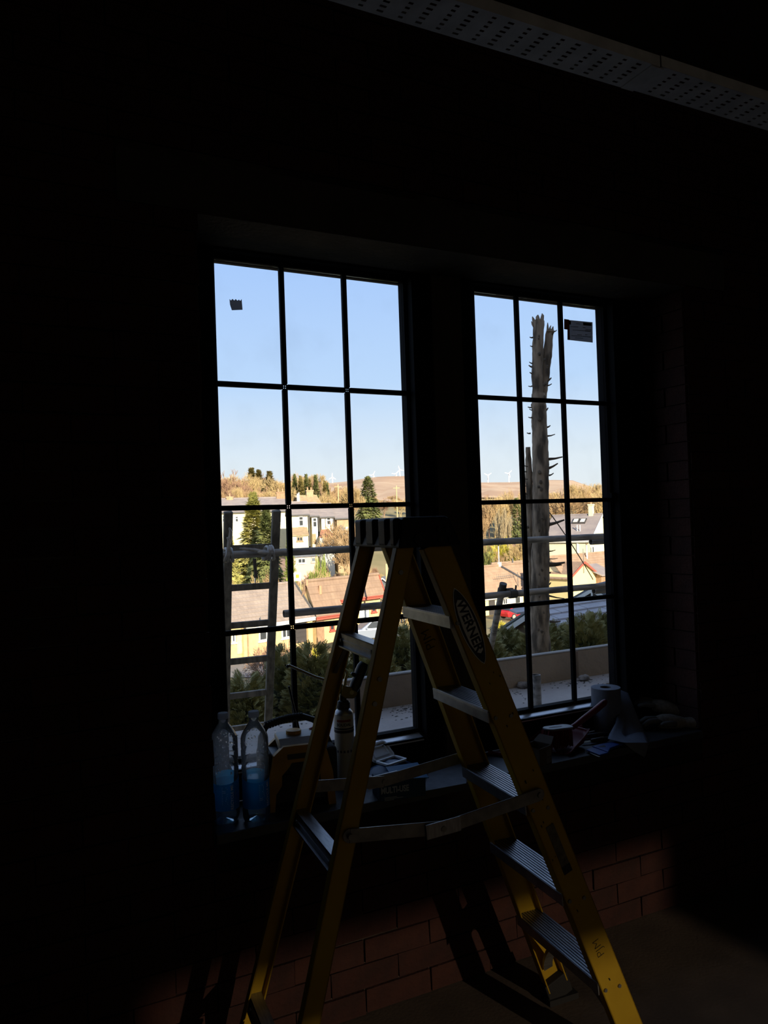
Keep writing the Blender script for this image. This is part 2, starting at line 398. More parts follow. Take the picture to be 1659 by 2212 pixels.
# stickers on the panes
film_mat('sticker_grey', (0.5, 0.5, 0.52), (0.30, 0.30, 0.31), 0.80, 0.6)
mat('sticker_red', (0.30, 0.06, 0.045), 0.7)
mat('print_black', (0.02, 0.02, 0.022), 0.7)
mat('print_grey', (0.07, 0.07, 0.075), 0.7)
lab = thing('glazing_label', 'grey printed glazing label with a red tab stuck on the top pane', 'label', (1.43, -0.0035, rel(0.66)))
P = [at_y(x, y, -0.0035) for x, y in ((1226, 691), (1280, 696), (1280.5, 740), (1226, 734))]
d = MB(); d.prism([p-lab.location for p in P], (0, 0.001, 0)); d.build('paper', 'sticker_grey', lab)
P2 = [at_y(x, y, -0.0037) for x, y in ((1219, 689), (1229.5, 690.5), (1231, 734), (1226.5, 733.7), (1226, 712), (1219, 711))]
d = MB(); d.prism([p-lab.location for p in P2], (0, 0.0011, 0)); d.build('red_tab', 'sticker_red', lab)
U1 = (P[1]-P[0]); V1 = (P[3]-P[0])
def lab_rect(mb, u0, u1, v0, v1):
    q = [P[0]+U1*u+V1*v+Vector((0, -0.0006, 0))-lab.location for u, v in ((u0, v0), (u1, v0), (u1, v1), (u0, v1))]; mb.prism(q, (0, 0.0004, 0))
d = MB(); lab_rect(d, 0.62, 0.95, 0.06, 0.20); d.build('print_block', 'print_black', lab); d = MB(); lab_rect(d, 0.05, 0.13, 0.05, 0.22); d.build('print_block', 'print_black', lab)
d = MB()
for v, a, b in ((0.30, 0.12, 0.42), (0.30, 0.6, 0.72), (0.38, 0.72, 0.95), (0.45, 0.70, 0.93), (0.47, 0.2, 0.9), (0.69, 0.38, 0.56), (0.66, 0.70, 0.79), (0.76, 0.15, 0.93), (0.86, 0.30, 0.62), (0.14, 0.34, 0.5)):
    lab_rect(d, a, b, v, v+0.025)
tag(d.build('print_lines', 'print_grey', lab), kind='stuff')
P = [at_y(x, y, -0.0035) for x, y in ((496, 646), (499, 649), (502, 645.5), (506, 649), (509, 646), (513, 649.5), (516, 647), (519, 650), (522, 646), (524, 669), (501, 670), (497, 658))]
c0 = sum(P, Vector())/len(P)
d = MB(); d.prism([p-c0 for p in P], (0, 0.0012, 0)); o = d.build('torn_sticker', 'sticker_grey'); o.location = c0
tag(o, 'torn grey remnant of a sticker with a ragged top edge', 'sticker')

# ------------------------------------------------------------------ cable tray under the ceiling
tz = rel(1.20); ty0, ty1 = -0.945, -0.828
ct = thing('cable_tray', 'galvanised perforated cable tray hung below the dark ceiling', 'cable tray', (0.0, -0.886, tz))
def tray_plate(x0, x1, zz, name):
    V, F = [], []; per = 0.052; xs = []
    x = x0
    while x < x1-0.001:
        xs += [(x, min(x+0.017, x1), True), (min(x+0.017, x1), min(x+per, x1), False)]; x += per
    ys = [ty0]; n = 6; gap = (ty1-ty0-0.012)/n
    yy = ty0+0.006; cells = [(ty0, yy, False)]
    for k in range(n): cells += [(yy, yy+gap*0.30, False), (yy+gap*0.30, yy+gap*0.70, True), (yy+gap*0.70, yy+gap, False)]; yy += gap
    cells.append((yy, ty1, False))
    mb = MB()
    for ri, (a, b, hx) in enumerate(xs):
        if b-a < 1e-4: continue
        thin = (ri//2) % 2 == 1
        for (c, d2, hy) in cells:
            if hx and hy:
                if not thin: continue
                mb.add([(a, c, zz), (a+(b-a)*0.3, c, zz), (a+(b-a)*0.3, d2, zz), (a, d2, zz)], [(0, 1, 2, 3)]); continue
            mb.add([(a, c, zz), (b, c, zz), (b, d2, zz), (a, d2, zz)], [(0, 1, 2, 3)])
    for yv in (ty0, ty1):
        mb.span(x0, x1, yv-0.0006, yv+0.0006, zz, zz+0.03)
    return mb.build(name, 'galvanised', ct, world=True)
tray_plate(-0.75, 0.985, tz, 'tray_section'); tray_plate(0.99, 3.4, tz+0.002, 'tray_section')
MB().span(0.955, 1.0, ty0+0.002, ty1-0.002, tz-0.0035, tz-0.001).build('splice_plate', 'galvanised', ct, world=True)
for xx in (-0.66, 3.25):
    MB().tube([(xx, -0.886, tz), (xx, -0.886, RH)], 0.004, 8).build('hanger_rod', 'galvanised', ct, world=True)
# ================================================================== THE STEPLADDER
mat('fibreglass_yellow', (0.52, 0.335, 0.018), 0.5, 0, (0.43, 0.26, 0.014), 6, spec=0.25)
mat('aluminium', (0.42, 0.42, 0.43), 0.38, 0.85, (0.30, 0.30, 0.31), 25, stretch=(1, 6, 1))
mat('steel_bar', (0.30, 0.29, 0.27), 0.45, 0.7, (0.2, 0.19, 0.18), 30)
mat('cap_plastic', (0.009, 0.0095, 0.012), 0.55, spec=0.25)
mat('rubber', (0.012, 0.012, 0.012), 0.8)
mat('badge_white', (0.80, 0.80, 0.76), 0.6)
mat('badge_navy', (0.006, 0.010, 0.030), 0.5)
mat('marker_ink', (0.012, 0.008, 0.006), 0.7)
LX, LY, LTH = 0.29998, -0.66127, -1.64401
lad = thing('stepladder', 'yellow fibreglass stepladder with black cap in front of the window sill', 'ladder', (LX, LY, 0.0), LTH)
# local frame: x = far -> near (width), y = towards the climbing side, z up; zr = height relative to the eye
A0, KA, BF, KF, BR, KR, Z1, DS, ZSP = 0.13461, 0.05178, 0.01035, 0.37680, 0.03353, 0.28077, -0.2350, 0.24, -0.6975
def lp(side, fb, zr, off=0.0, lat=0.0):
    a = (A0 - KA*zr + lat)*side
    b = (BF - KF*zr) if fb == 'f' else -(BR - KR*zr)
    return Vector((a, b+off, rel(zr)))
def rail(side, fb, wid, fl, z_top, z_bot, name):
    """C-channel: outer web towards 'side', flanges pointing inwards"""
    mb = MB(); t = 0.0042; p, q = lp(side, fb, z_top), lp(side, fb, z_bot); d = (q-p).normalized(); lat = Vector((side, 0, 0)); lat = (lat - d*lat.dot(d)).normalized()
    fa = d.cross(lat); 
    for (w, h, o1, o2) in ((t, wid, -t/2, 0), (fl, t, -fl/2, wid/2-t/2), (fl, t, -fl/2, -wid/2+t/2)):
        off = lat*o1 + fa*o2; mb.bar(p+off, q+off, w, h, lat)
    return bevel(mb.build(name, 'fibreglass_yellow', lad), 0.0012, 1)
ZB = -EYE
nf = rail(1, 'f', 0.073, 0.030, -0.055, ZB+0.05, 'front_rail'); ff = rail(-1, 'f', 0.073, 0.030, -0.055, ZB+0.05, 'front_rail')
nr = rail(1, 'r', 0.045, 0.024, -0.050, ZB+0.05, 'rear_rail'); fr = rail(-1, 'r', 0.045, 0.024, -0.050, ZB+0.05, 'rear_rail')
for side in (1, -1):
    for fb, wd in (('f', 0.085), ('r', 0.06)):
        p, q = lp(side, fb, ZB+0.075), lp(side, fb, ZB+0.012); d = (q-p).normalized()
        mb = MB(); mb.bar(p-Vector((side*0.012, 0, 0)), q-Vector((side*0.012, 0, 0)), 0.034, wd, (1, 0, 0)); ft = bevel(mb.build('foot', 'rubber', lad), 0.003)
        m2 = MB(); c = lp(side, fb, ZB+0.008)-Vector((side*0.012, 0, 0)); m2.box((c.x, c.y, 0.009), (0.05, wd+0.02, 0.018)); m2.build('foot_pad', 'rubber', ft)
# steps: grooved aluminium treads with folded aprons
for i in range(5):
    zr = Z1 - DS*i; c0 = lp(-1, 'f', zr); c1 = lp(1, 'f', zr); half = (A0 - KA*zr) - 0.005; yc = BF-KF*zr; zt = rel(zr)
    mb = MB(); dp = 0.082
    mb.span(-half, half, yc-dp/2, yc+dp/2, zt-0.006, zt-0.002)
    nrid = 9
    for k in range(nrid):
        y = yc-dp/2 + dp*(k+0.5)/nrid; mb.span(-half, half, y-0.0026, y+0.0026, zt-0.002, zt+0.0012)
    st = mb.build('step', 'aluminium', lad)
    m2 = MB(); sl = 0.012
    m2.add([(-half, yc-dp/2, zt-0.0005), (half, yc-dp/2, zt-0.0005), (half, yc-dp/2+0.002, zt-0.030), (-half, yc-dp/2+0.002, zt-0.030),
            (-half, yc-dp/2+0.003, zt-0.0005), (half, yc-dp/2+0.003, zt-0.0005), (half, yc-dp/2+0.005, zt-0.030), (-half, yc-dp/2+0.005, zt-0.030)],
           [(0, 1, 2, 3), (7, 6, 5, 4), (0, 4, 5, 1), (3, 2, 6, 7), (0, 3, 7, 4), (1, 5, 6, 2)])
    m2.build('apron', 'aluminium', st); MB().span(-half, half, yc+dp/2-0.003, yc+dp/2, zt-0.030, zt-0.0005).build('apron', 'aluminium', st)
    for s in (-1, 1):
        for yy in (-0.022, 0.022):
            MB().tube([(s*(half+0.001), yc+yy, zt-0.018), (s*(half+0.009), yc+yy, zt-0.018)], 0.005, 8).build('rivet', 'steel_bar', st)
    for s in (-1, 1): MB().bar((s*(half-0.002), yc+0.004, zt-0.02), (s*(half-0.06), yc-0.01, zt-0.008), 0.012, 0.003, (0, 1, 0)).build('brace_strap', 'aluminium', st)
# rear cross bars (channels)
for zr, hh in ((-0.290, 0.036), (-0.755, 0.036), (-1.22, 0.036)):
    half = (A0 - KA*zr) - 0.004; y = -(BR - KR*zr); z = rel(zr); mb = MB()
    mb.span(-half, half, y-0.020, y-0.017, z-hh, z); mb.span(-half, half, y-0.020, y+0.014, z-0.003, z); mb.span(-half, half, y-0.028, y-0.017, z-hh, z-hh+0.004); mb.span(-half, half, y-0.0215, y-0.0195, z-hh*0.55, z-hh*0.45)
    b = mb.build('rear_crossbar', 'aluminium', lad)
    for s in (-1, 1): MB().tube([(s*(half-0.035), y-0.0205, z-0.018), (s*(half-0.035), y-0.0245, z-0.018)], 0.005, 8).build('rivet', 'steel_bar', b)
# diagonal bracket under the upper rear cross bar
m2 = MB(); half = A0+KA*0.29
m2.bar((-half+0.004, -(BR+KR*0.40), rel(-0.40)), (-half+0.05, -(BR+KR*0.33), rel(-0.326)), 0.012, 0.003, (0, 1, 0)); m2.build('gusset', 'steel_bar', lad)
# curved knee braces under the lowest step and the lowest rear bar
for fb, zr in (('f', Z1-DS*4), ('r', -1.22)):
    for s in (-1, 1):
        half = A0-KA*zr; y = (BF-KF*zr) if fb == 'f' else -(BR-KR*zr); pts = []
        for k in range(9):
            t = k/8; a = t*PI/2; zz = zr-0.032-0.155*math.sin(a); ya = (BF-KF*zz) if fb == 'f' else -(BR-KR*zz)
            pts.append(Vector((s*(half-0.010-0.130*(1-math.sin(a))**1.3+KA*(zr-zz)), ya-0.004, rel(zz))))
        mb = MB()
        for p, q in zip(pts, pts[1:]): mb.bar(p, q, 0.030, 0.010, (0, 1, 0))
        mb.build('knee_brace', 'steel_bar', lad)
# spreaders: two hinged flat bars on each side
for side in (1, -1):
    lat = Vector((0.0085*side, 0, 0)); p = lp(side, 'r', ZSP-0.005) + lat; q = lp(side, 'f', ZSP+0.005) + lat
    mid = (p+q)/2 + Vector((0.002*side, -0.02, -0.028)); t = 0.0035
    s1 = MB().bar(p, mid, t, 0.032, (1, 0, 0)); s1.tube([p-lat*0.05, p+Vector((0.0003*side, 0, 0))], 0.016, 14)
    sp = bevel(s1.build('spreader_bar', 'steel_bar', lad), 0.001, 1)
    s2 = MB().bar(mid+Vector((0.004*side, 0, 0)), q+Vector((0.004*side, 0, 0)), t, 0.032, (1, 0, 0)); s2.tube([q, q+Vector((0.0045*side, 0, 0))], 0.016, 14)
    sq = bevel(s2.build('spreader_bar', 'steel_bar', lad), 0.001, 1)
    hg = MB().bar(mid-(q-p).normalized()*0.045+Vector((0.007*side, 0, 0)), mid+(q-p).normalized()*0.045+Vector((0.007*side, 0, 0.004)), 0.003, 0.034, (1, 0, 0)); hg.build('hinge_plate', 'aluminium', lad)
    for b, par in ((p, sp), (q, sq), (mid, sq)):
        MB().tube([b-Vector((0.006*side, 0, 0)), b+Vector((0.0105*side, 0, 0))], 0.007, 10).build('pivot_rivet', 'steel_bar', par)
# top cap: tapered moulding with recesses on its rear face
top, bot = rel(0.012), rel(-0.062); hw = A0+0.016
cap = MB()
def ring(z, hx, y0, y1): return [(-hx, y0, z), (hx, y0, z), (hx, y1, z), (-hx, y1, z)]
r0 = ring(bot, hw+0.012, -0.078, 0.090); r1 = ring(top-0.006, hw, -0.062, 0.064); r2 = ring(top, hw-0.006, -0.056, 0.058)
cap.add(r0+r1+r2, [(3, 2, 1, 0), (8, 9, 10, 11)] + [(a*4+k, a*4+(k+1) % 4, (a+1)*4+(k+1) % 4, (a+1)*4+k) for a in (0, 1) for k in range(4)])
cp = bevel(cap.build('top_cap', 'cap_plastic', lad), 0.005, 2)
for xx, w in ((-0.112, 0.050), (-0.028, 0.055), (0.056, 0.050), (0.122, 0.030)):
    mb = MB(); mb.span(xx-w/2, xx+w/2, -0.079, -0.058, bot+0.004, top-0.002); bevel(mb.build('cap_rib', 'cap_plastic', cp), 0.006, 2)
for yy, zz, rr in ((-0.025, -0.042, 0.014), (0.030, -0.020, 0.007), (0.052, -0.020, 0.007), (0.030, -0.046, 0.006), (0.058, -0.046, 0.006)):
    x = hw+0.004+(-zz)*0.12; MB().tube([(x-0.01, yy, rel(zz)), (x+0.006, yy, rel(zz))], rr, 12).build('cap_bolt', 'cap_plastic', cp)
# rivets on the near rear rail
for zr in (-0.12, -0.365, -0.42): q = lp(1, 'r', zr); MB().tube([q-Vector((0.003, 0, 0)), q+Vector((0.004, 0, 0))], 0.006, 8).build('rivet', 'steel_bar', nr)
# maker's badge on the outside of the near front rail
def on_rail(zr, across=0.0, out=0.0012, side=1):
    """point on the outer web of the near front rail (side=1) or the inner face of the far one (side=-1)"""
    p = lp(side, 'f', zr, across); return p + Vector((out, 0, 0))
def rail_frame(zr, side=1, out=0.0012, up=False):
    a, b = lp(side, 'f', zr), lp(side, 'f', zr-0.1); d = (b-a).normalized()
    if up: d = -d
    n = Vector((1, 0, 0)); n = (n - d*n.dot(d)).normalized(); y = n.cross(d)
    o = a + n*out
    return Matrix(((d.x, y.x, n.x, o.x), (d.y, y.y, n.y, o.y), (d.z, y.z, n.z, o.z), (0, 0, 0, 1)))
def lens(L, Wd, n=28):
    pts = []
    for k in range(n+1):
        t = -1+2*k/n; pts.append((L/2*t, Wd/2*(1-t*t)**0.75))
    for k in range(n-1, 0, -1):
        t = -1+2*k/n; pts.append((L/2*t, -Wd/2*(1-t*t)**0.75))
    return pts
M = rail_frame(-0.262)
def badge(L, Wd, z0, z1, name, mm, parent, shift=0.0):
    pts = lens(L, Wd); mb = MB(); mb.prism([M @ Vector((x+shift, y, z0)) for x, y in pts], (M @ Vector((0, 0, z1))) - (M @ Vector((0, 0, z0)))); return mb.build(name, mm, parent)
bd = badge(0.205, 0.053, 0.0, 0.0008, 'badge_border', 'badge_white', nf)
badge(0.200, 0.049, 0.0008, 0.0012, 'badge_field', 'badge_navy', nf)
pts = [(-0.072, -0.004), (-0.066, 0.010), (-0.040, 0.0165), (0, 0.0185), (0.040, 0.0165), (0.068, 0.010), (0.074, 0.001), (0.066, -0.010), (0.04, -0.0165), (0, -0.0185), (-0.040, -0.0165), (-0.064, -0.012)]
mb = MB(); mb.prism([M @ Vector((x, y, 0.0012)) for x, y in pts], (M @ Vector((0, 0, 0.0016))) - (M @ Vector((0, 0, 0.0012)))); mb.build('badge_panel', 'badge_white', nf)
text_part('lettering', 'WERNER', 0.0335, MATS['badge_navy'], nf, M @ Matrix.Translation((0.0, 0.0, 0.0019)), offset=0.0010, sx=1.0)
# hand-written initials in marker
text_part('lettering', 'PJM', 0.040, MATS['marker_ink'], ff, rail_frame(-0.335, -1, 0.0052, up=True), offset=-0.0007, sx=1.0)
text_part('lettering', 'PJM', 0.032, MATS['marker_ink'], nf, rail_frame(-1.105, 1, 0.0006, up=True), offset=-0.0009)
# worn safety sticker and small scuffs low on the near front rail
mat('worn_sticker', (0.20, 0.17, 0.11), 0.8, 0, (0.10, 0.08, 0.05), 60)
M2 = rail_frame(-0.835)
mb = MB(); mb.prism([M2 @ Vector((x, y, 0)) for x, y in ((-0.062, -0.012), (0.055, -0.012), (0.055, 0.012), (-0.062, 0.012))], (0.0006, 0, 0)); mb.build('safety_sticker', 'worn_sticker', nf)
mb = MB(); mb.prism([M2 @ Vector((x, y, 0)) for x, y in ((0.050, -0.013), (0.072, -0.013), (0.072, 0.013), (0.050, 0.013))], (0.0007, 0, 0)); mb.build('safety_sticker', 'print_black', nf)
mb = MB()
for k in range(16):
    z = random.uniform(-1.3, -0.15); mm2 = rail_frame(z); y = random.uniform(-0.03, 0.03); s = random.uniform(0.0006, 0.002)
    mb.prism([mm2 @ Vector((x*s*random.uniform(1, 3), y+yy*s, 0.0002)) for x, yy in ((-1, -1), (1, -0.6), (1.2, 0.8), (-0.7, 1))], (0.0004, 0, 0))
tag(mb.build('scuff_marks', 'marker_ink', nf), kind='stuff')
# ================================================================== THINGS ON THE WINDOW SILL
def wrap(o, r, M=None):
    """bend flat lettering (x across, y up) round a vertical cylinder of radius r, facing -y"""
    for v in o.data.vertices:
        a = v.co.x/r; rr = r+v.co.z; v.co = Vector((rr*math.sin(a), -rr*math.cos(a), v.co.y))
    if M is not None: o.data.transform(M)
    return o
film_mat('pet_clear', (0.95, 0.97, 0.98), (0.80, 0.84, 0.88), 0.19, 0.85, gloss=0.32)
glass_mat('water_clear', (0.80, 0.88, 0.92), 0.12)
dm = bpy.data.materials.new('droplet'); dm.use_nodes = True; MATS['droplet'] = dm; dn = dm.node_tree.nodes; dn.clear(); do_ = dn.new('ShaderNodeOutputMaterial'); dg_ = dn.new('ShaderNodeBsdfGlass'); dg_.inputs['IOR'].default_value = 1.33; dg_.inputs['Roughness'].default_value = 0.02; dm.node_tree.links.new(dg_.outputs[0], do_.inputs[0])
film_mat('label_blue', (0.18, 0.60, 0.85), (0.08, 0.58, 0.92), 0.62, 0.82)
film_mat('label_pale', (0.55, 0.70, 0.78), (0.50, 0.66, 0.76), 0.6, 0.75)
film_mat('cap_grey', (0.6, 0.62, 0.65), (0.55, 0.58, 0.62), 0.93, 0.5)
mat('print_white', (0.80, 0.84, 0.88), 0.6)
def bottle(loc, rz, tilt, label, seed):
    rd = random.Random(seed)
    t = thing('water_bottle', label, 'bottle', loc, rz)
    r = 0.040
    def wob(a, z): return 1.0 + (0.10*math.cos(5*a)*(1-z/0.022) if z < 0.022 else 0.0)
    prof = [(0.012, 0.010), (0.026, 0.001), (0.034, 0.004), (0.0385, 0.014), (r, 0.024), (r, 0.036), (0.0388, 0.040), (0.0388, 0.142), (r, 0.147), (r, 0.156), (0.0382, 0.160), (r, 0.165), (r, 0.178), (0.0382, 0.182), (r, 0.187), (r, 0.204), (0.0385, 0.208), (r, 0.213), (0.0398, 0.240), (0.037, 0.249), (0.030, 0.263), (0.021, 0.277), (0.0145, 0.286), (0.0135, 0.292), (0.0135, 0.298)]
    MB().lathe(prof, 40, wob=wob).build('bottle_body', 'pet_clear', t, smooth=True)
    MB().lathe([(0.0001, 0.299), (0.0150, 0.299), (0.0158, 0.300), (0.0158, 0.313), (0.0145, 0.3155), (0.0001, 0.3158)], 28).build('cap', 'cap_grey', t, smooth=True)
    lv = 0.118 + rd.uniform(0, 0.012)
    MB().lathe([(0.0001, 0.012), (0.030, 0.006), (0.0370, 0.020), (0.0375, 0.040), (0.0372, lv), (0.0001, lv)], 32).build('water', 'water_clear', t, smooth=True)
    # label sleeve, open at the top with a slanted edge
    n = 48; lo, V, F = 0.043, [], []
    for k in range(n):
        a = 2*PI*k/n; hi = 0.128 + 0.010*math.sin(a+0.6)
        V += [(0.0393*math.cos(a), 0.0393*math.sin(a), lo), (0.0393*math.cos(a), 0.0393*math.sin(a), hi)]
        F.append((2*k, 2*((k+1) % n), 2*((k+1) % n)+1, 2*k+1))
    lb = MB().add(V, F).build('label_sleeve', 'label_blue', t, smooth=True)
    # pale disc on the label
    pts = [(0.018*math.cos(2*PI*k/20), 0.024*math.sin(2*PI*k/20)+0.088) for k in range(20)]
    d = MB(); d.add([(0.0396*math.sin((x+0.034)/0.0396), -0.0396*math.cos((x+0.034)/0.0396), z) for x, z in pts], [tuple(range(20))]); d.build('label_disc', 'label_pale', lb)
    tx = text_part('lettering', 'RECYCLE ME', 0.0125, MATS['print_white'], lb, Matrix.Translation((0.006, 0.080, 0)) @ Matrix.Rotation(PI/2, 4, 'Z'), offset=0.0002, extrude=0.0001); wrap(tx, 0.0397)
    d = MB()
    for k in range(11):
        z = 0.062+0.0047*k; w = rd.uniform(0.010, 0.018); x0 = -0.024
        for a0, a1 in ((x0, x0+w),):
            d.add([(0.0396*math.sin(x/0.0396), -0.0396*math.cos(x/0.0396), zz) for x, zz in ((a0, z), (a1, z), (a1, z+0.0016), (a0, z+0.0016))], [(0, 1, 2, 3)])
    tag(d.build('small_print', 'print_white', lb), kind='stuff')
    d = MB()
    for k in range(150):
        z = rd.uniform(0.135, 0.262); a = rd.uniform(0, 2*PI); rr = 0.0385 if z < 0.24 else 0.0385-(z-0.24)*0.75; s = rd.choice((0.0010, 0.0014, 0.0014, 0.0019, 0.0026))
        d.blob((rr*math.cos(a), rr*math.sin(a), z), (s, s, s*1.25), 6, 4, 0.1, rd)
    tag(d.build('droplets', 'droplet', t, smooth=True), kind='stuff')
    return t
bottle((-0.064, -0.200, SILL), 0.10, 0, 'clear water bottle with blue label standing against the brick reveal', 1)
bottle((0.018, -0.232, SILL), 0.55, 0, 'clear water bottle with blue label standing beside the site radio', 2)

# ------------------------------------------------------------------ site radio
mat('radio_yellow', (0.50, 0.26, 0.02), 0.5, 0, (0.36, 0.19, 0.03), 12)
mat('radio_black', (0.010, 0.010, 0.011), 0.5)
mat('radio_rubber', (0.014, 0.014, 0.015), 0.75, 0, (0.02, 0.02, 0.02), 20)
mat('radio_grey', (0.28, 0.25, 0.21), 0.4)
ra = thing('site_radio', 'yellow and black site radio with ribbed handle behind the bottles', 'radio', (0.175, -0.150, SILL), -0.16)
bevel(MB().span(-0.090, 0.090, -0.055, 0.060, 0.012, 0.165).build('body', 'radio_black', ra), 0.008)
arch = [(-0.105, 0.0), (-0.082, 0.0), (-0.078, 0.05), (-0.060, 0.075), (-0.058, 0.105), (-0.036, 0.128), (-0.028, 0.140), (0.028, 0.140), (0.036, 0.128), (0.058, 0.105), (0.060, 0.075), (0.078, 0.05), (0.082, 0.0), (0.105, 0.0), (0.098, 0.10), (0.082, 0.165), (0.052, 0.190), (-0.052, 0.190), (-0.082, 0.165), (-0.098, 0.10)]
def extr(poly, y0, y1): return MB().prism([(x, y0, z) for x, z in poly], (0, y1-y0, 0))
n = len(arch); am = MB(); am2 = MB()
# arch as a strip of quads between inner and outer outline
inner = arch[1:13]; outer = [arch[0], arch[19], arch[19], arch[18], arch[18], arch[17], arch[16], arch[15], arch[15], arch[14], arch[14], arch[13]]
for k in range(11):
    a, b, c, d2 = inner[k], inner[k+1], outer[k+1], outer[k]
    poly = [a, b, c] if c == d2 else [a, b, c, d2]
    am.prism([(x, -0.072, z) for x, z in poly], (0, 0.020, 0)); am2.prism([(x, 0.044, z) for x, z in poly], (0, 0.018, 0))
am.build('roll_cage', 'radio_yellow', ra); am2.build('roll_cage', 'radio_yellow', ra)
tp = MB(); tp.prism([(-0.060, -0.070, 0.182), (-0.060, -0.030, 0.204), (-0.060, 0.045, 0.208), (-0.060, 0.055, 0.190), (-0.060, -0.05, 0.16)], (0.120, 0, 0)); bevel(tp.build('top_panel', 'radio_grey', ra), 0.006)
bevel(MB().prism([(-0.040, -0.0735, 0.150), (0.040, -0.0735, 0.150), (0.046, -0.0705, 0.183), (-0.046, -0.0705, 0.183)], (0, 0.012, 0.002)).build('display_window', 'radio_black', ra), 0.002)
for s in (-1, 1):
    c = MB(); c.span(s*0.080, s*0.118, -0.062, 0.058, 0.045, 0.172) if s > 0 else c.span(-0.118, -0.080, -0.062, 0.058, 0.045, 0.172)
    bevel(c.build('side_bumper', 'radio_rubber', ra), 0.016, 3)
    d = MB(); d.tube([(s*0.036, -0.060, 0.075), (s*0.036, -0.068, 0.075)], 0.030, 22); sp = d.build('speaker', 'radio_rubber', ra, smooth=True)
    MB().tube([(s*0.036, -0.069, 0.075), (s*0.036, -0.066, 0.075)], 0.012, 16).build('dust_cap', 'radio_black', sp, smooth=True)
bevel(MB().span(-0.100, -0.086, -0.05, 0.05, 0.0, 0.013).build('foot', 'radio_rubber', ra), 0.003); bevel(MB().span(0.086, 0.100, -0.05, 0.05, 0.0, 0.013).build('foot', 'radio_rubber', ra), 0.003)
hp = [(-0.112, 0.01, 0.150), (-0.106, 0.012, 0.205), (-0.088, 0.014, 0.238), (-0.05, 0.016, 0.250), (0.0, 0.017, 0.254), (0.028, 0.017, 0.253), (0.060, 0.014, 0.240), (0.088, 0.010, 0.215), (0.112, 0.008, 0.150)]
hd = MB().tube(hp, 0.0095, 12).build('handle', 'radio_black', ra, smooth=True)
for k in range(14):
    t = k/13; x = -0.088+0.112*t; z = 0.2385+0.0155*math.sin(min(t*1.2, 1)*PI/2); MB().tube([(x-0.003, 0.015, z-0.0008), (x+0.003, 0.0155, z+0.0008)], 0.0128, 12).build('grip_rib', 'radio_rubber', hd, smooth=True)
MB().tube([(0.020, 0.040, 0.195), (-0.008, 0.050, 0.345)], [0.0042, 0.0034], 8).build('aerial', 'radio_black', ra, smooth=True)
bevel(MB().tube([(-0.005, 0.01, 0.205), (-0.005, 0.01, 0.217)], 0.024, 20).build('control_knob', 'radio_yellow', ra), 0.002)
MB().tube([(0.05, 0.03, 0.205), (0.085, 0.035, 0.214)], 0.006, 8).build('red_button', mat('radio_red', (0.25, 0.03, 0.03), 0.5), ra, smooth=True)

# ------------------------------------------------------------------ foam can with its gun
mat('can_white', (0.46, 0.44, 0.39), 0.4, 0, (0.40, 0.38, 0.34), 20)
mat('can_red', (0.22, 0.03, 0.02), 0.5)
mat('gun_metal', (0.30, 0.27, 0.20), 0.28, 0.9)
mat('gun_yellow', (0.22, 0.17, 0.04), 0.4, 0.3)
FY = -0.118
fc = thing('foam_can', 'white expanding foam can with a metal applicator gun screwed on top', 'foam can', (0.352, FY, SILL), -0.40)
MB().lathe([(0.0001, 0.0), (0.0295, 0.0), (0.0318, 0.004), (0.0318, 0.228), (0.0300, 0.236)], 32).build('can_body', 'can_white', fc, smooth=True)
MB().lathe([(0.0300, 0.236), (0.0312, 0.238), (0.0300, 0.243), (0.022, 0.252), (0.0165, 0.255), (0.0165, 0.262), (0.0001, 0.263)], 28).build('can_shoulder', 'aluminium', fc, smooth=True)
MB().lathe([(0.0321, 0.181), (0.0323, 0.182), (0.0323, 0.189), (0.0321, 0.190)], 32).build('black_band', 'print_black', fc, smooth=True)
MB().lathe([(0.0321, 0.192), (0.0323, 0.193), (0.0323, 0.196), (0.0321, 0.197)], 32).build('black_band', 'print_black', fc, smooth=True)
pr = MB(); nn = 12; R1 = 0.0324
pr.add([(R1*math.sin(a), -R1*math.cos(a), z) for z in (0.2165, 0.224) for a in [(-0.75+1.5*k/nn) for k in range(nn+1)]], [(k, k+1, nn+2+k, nn+1+k) for k in range(nn)]); pr.build('red_stripe', 'can_red', fc)
wrap(text_part('lettering', 'SOUDAL', 0.0128, MATS['print_black'], fc, Matrix.Translation((0, 0.2075, 0)), offset=0.0004, extrude=0.0001), 0.0323)
pm = MB()
for k in range(5): pm.add([(R1*math.sin(a), -R1*math.cos(a), z) for a, z in ((-0.85+0.36*k, 0.118), (-0.65+0.36*k, 0.118), (-0.65+0.36*k, 0.126), (-0.85+0.36*k, 0.126))], [(0, 1, 2, 3)])
for k in range(9): pm.add([(R1*math.sin(a), -R1*math.cos(a), z) for a, z in ((-0.8, 0.105-0.008*k), (0.5, 0.105-0.008*k), (0.5, 0.1065-0.008*k), (-0.8, 0.1065-0.008*k))], [(0, 1, 2, 3)])
tag(pm.build('small_print', 'print_grey', fc), kind='stuff')
MB().lathe([(0.0001, 0.255), (0.0215, 0.255), (0.0230, 0.259), (0.0230, 0.273), (0.019, 0.278), (0.012, 0.281), (0.0105, 0.300), (0.0001, 0.301)], 12).build('gun_collar', 'radio_black', fc, smooth=True)
def fw(px, py, dy=0.0):   # point of the photo in the can's own frame
    return fc.matrix_basis.inverted() @ at_y(px, py, FY+dy)
g = MB().tube([fw(757, 1490), fw(735, 1479), fw(680, 1462), fw(630, 1440), fw(622, 1437)], [0.0055, 0.0045, 0.0045, 0.0042, 0.0048], 10).build('gun_barrel', 'gun_metal', fc, smooth=True)
MB().tube([fw(623, 1438), fw(619, 1441.5)], [0.0062, 0.0036], 10).build('nozzle_tip', 'radio_black', g, smooth=True)
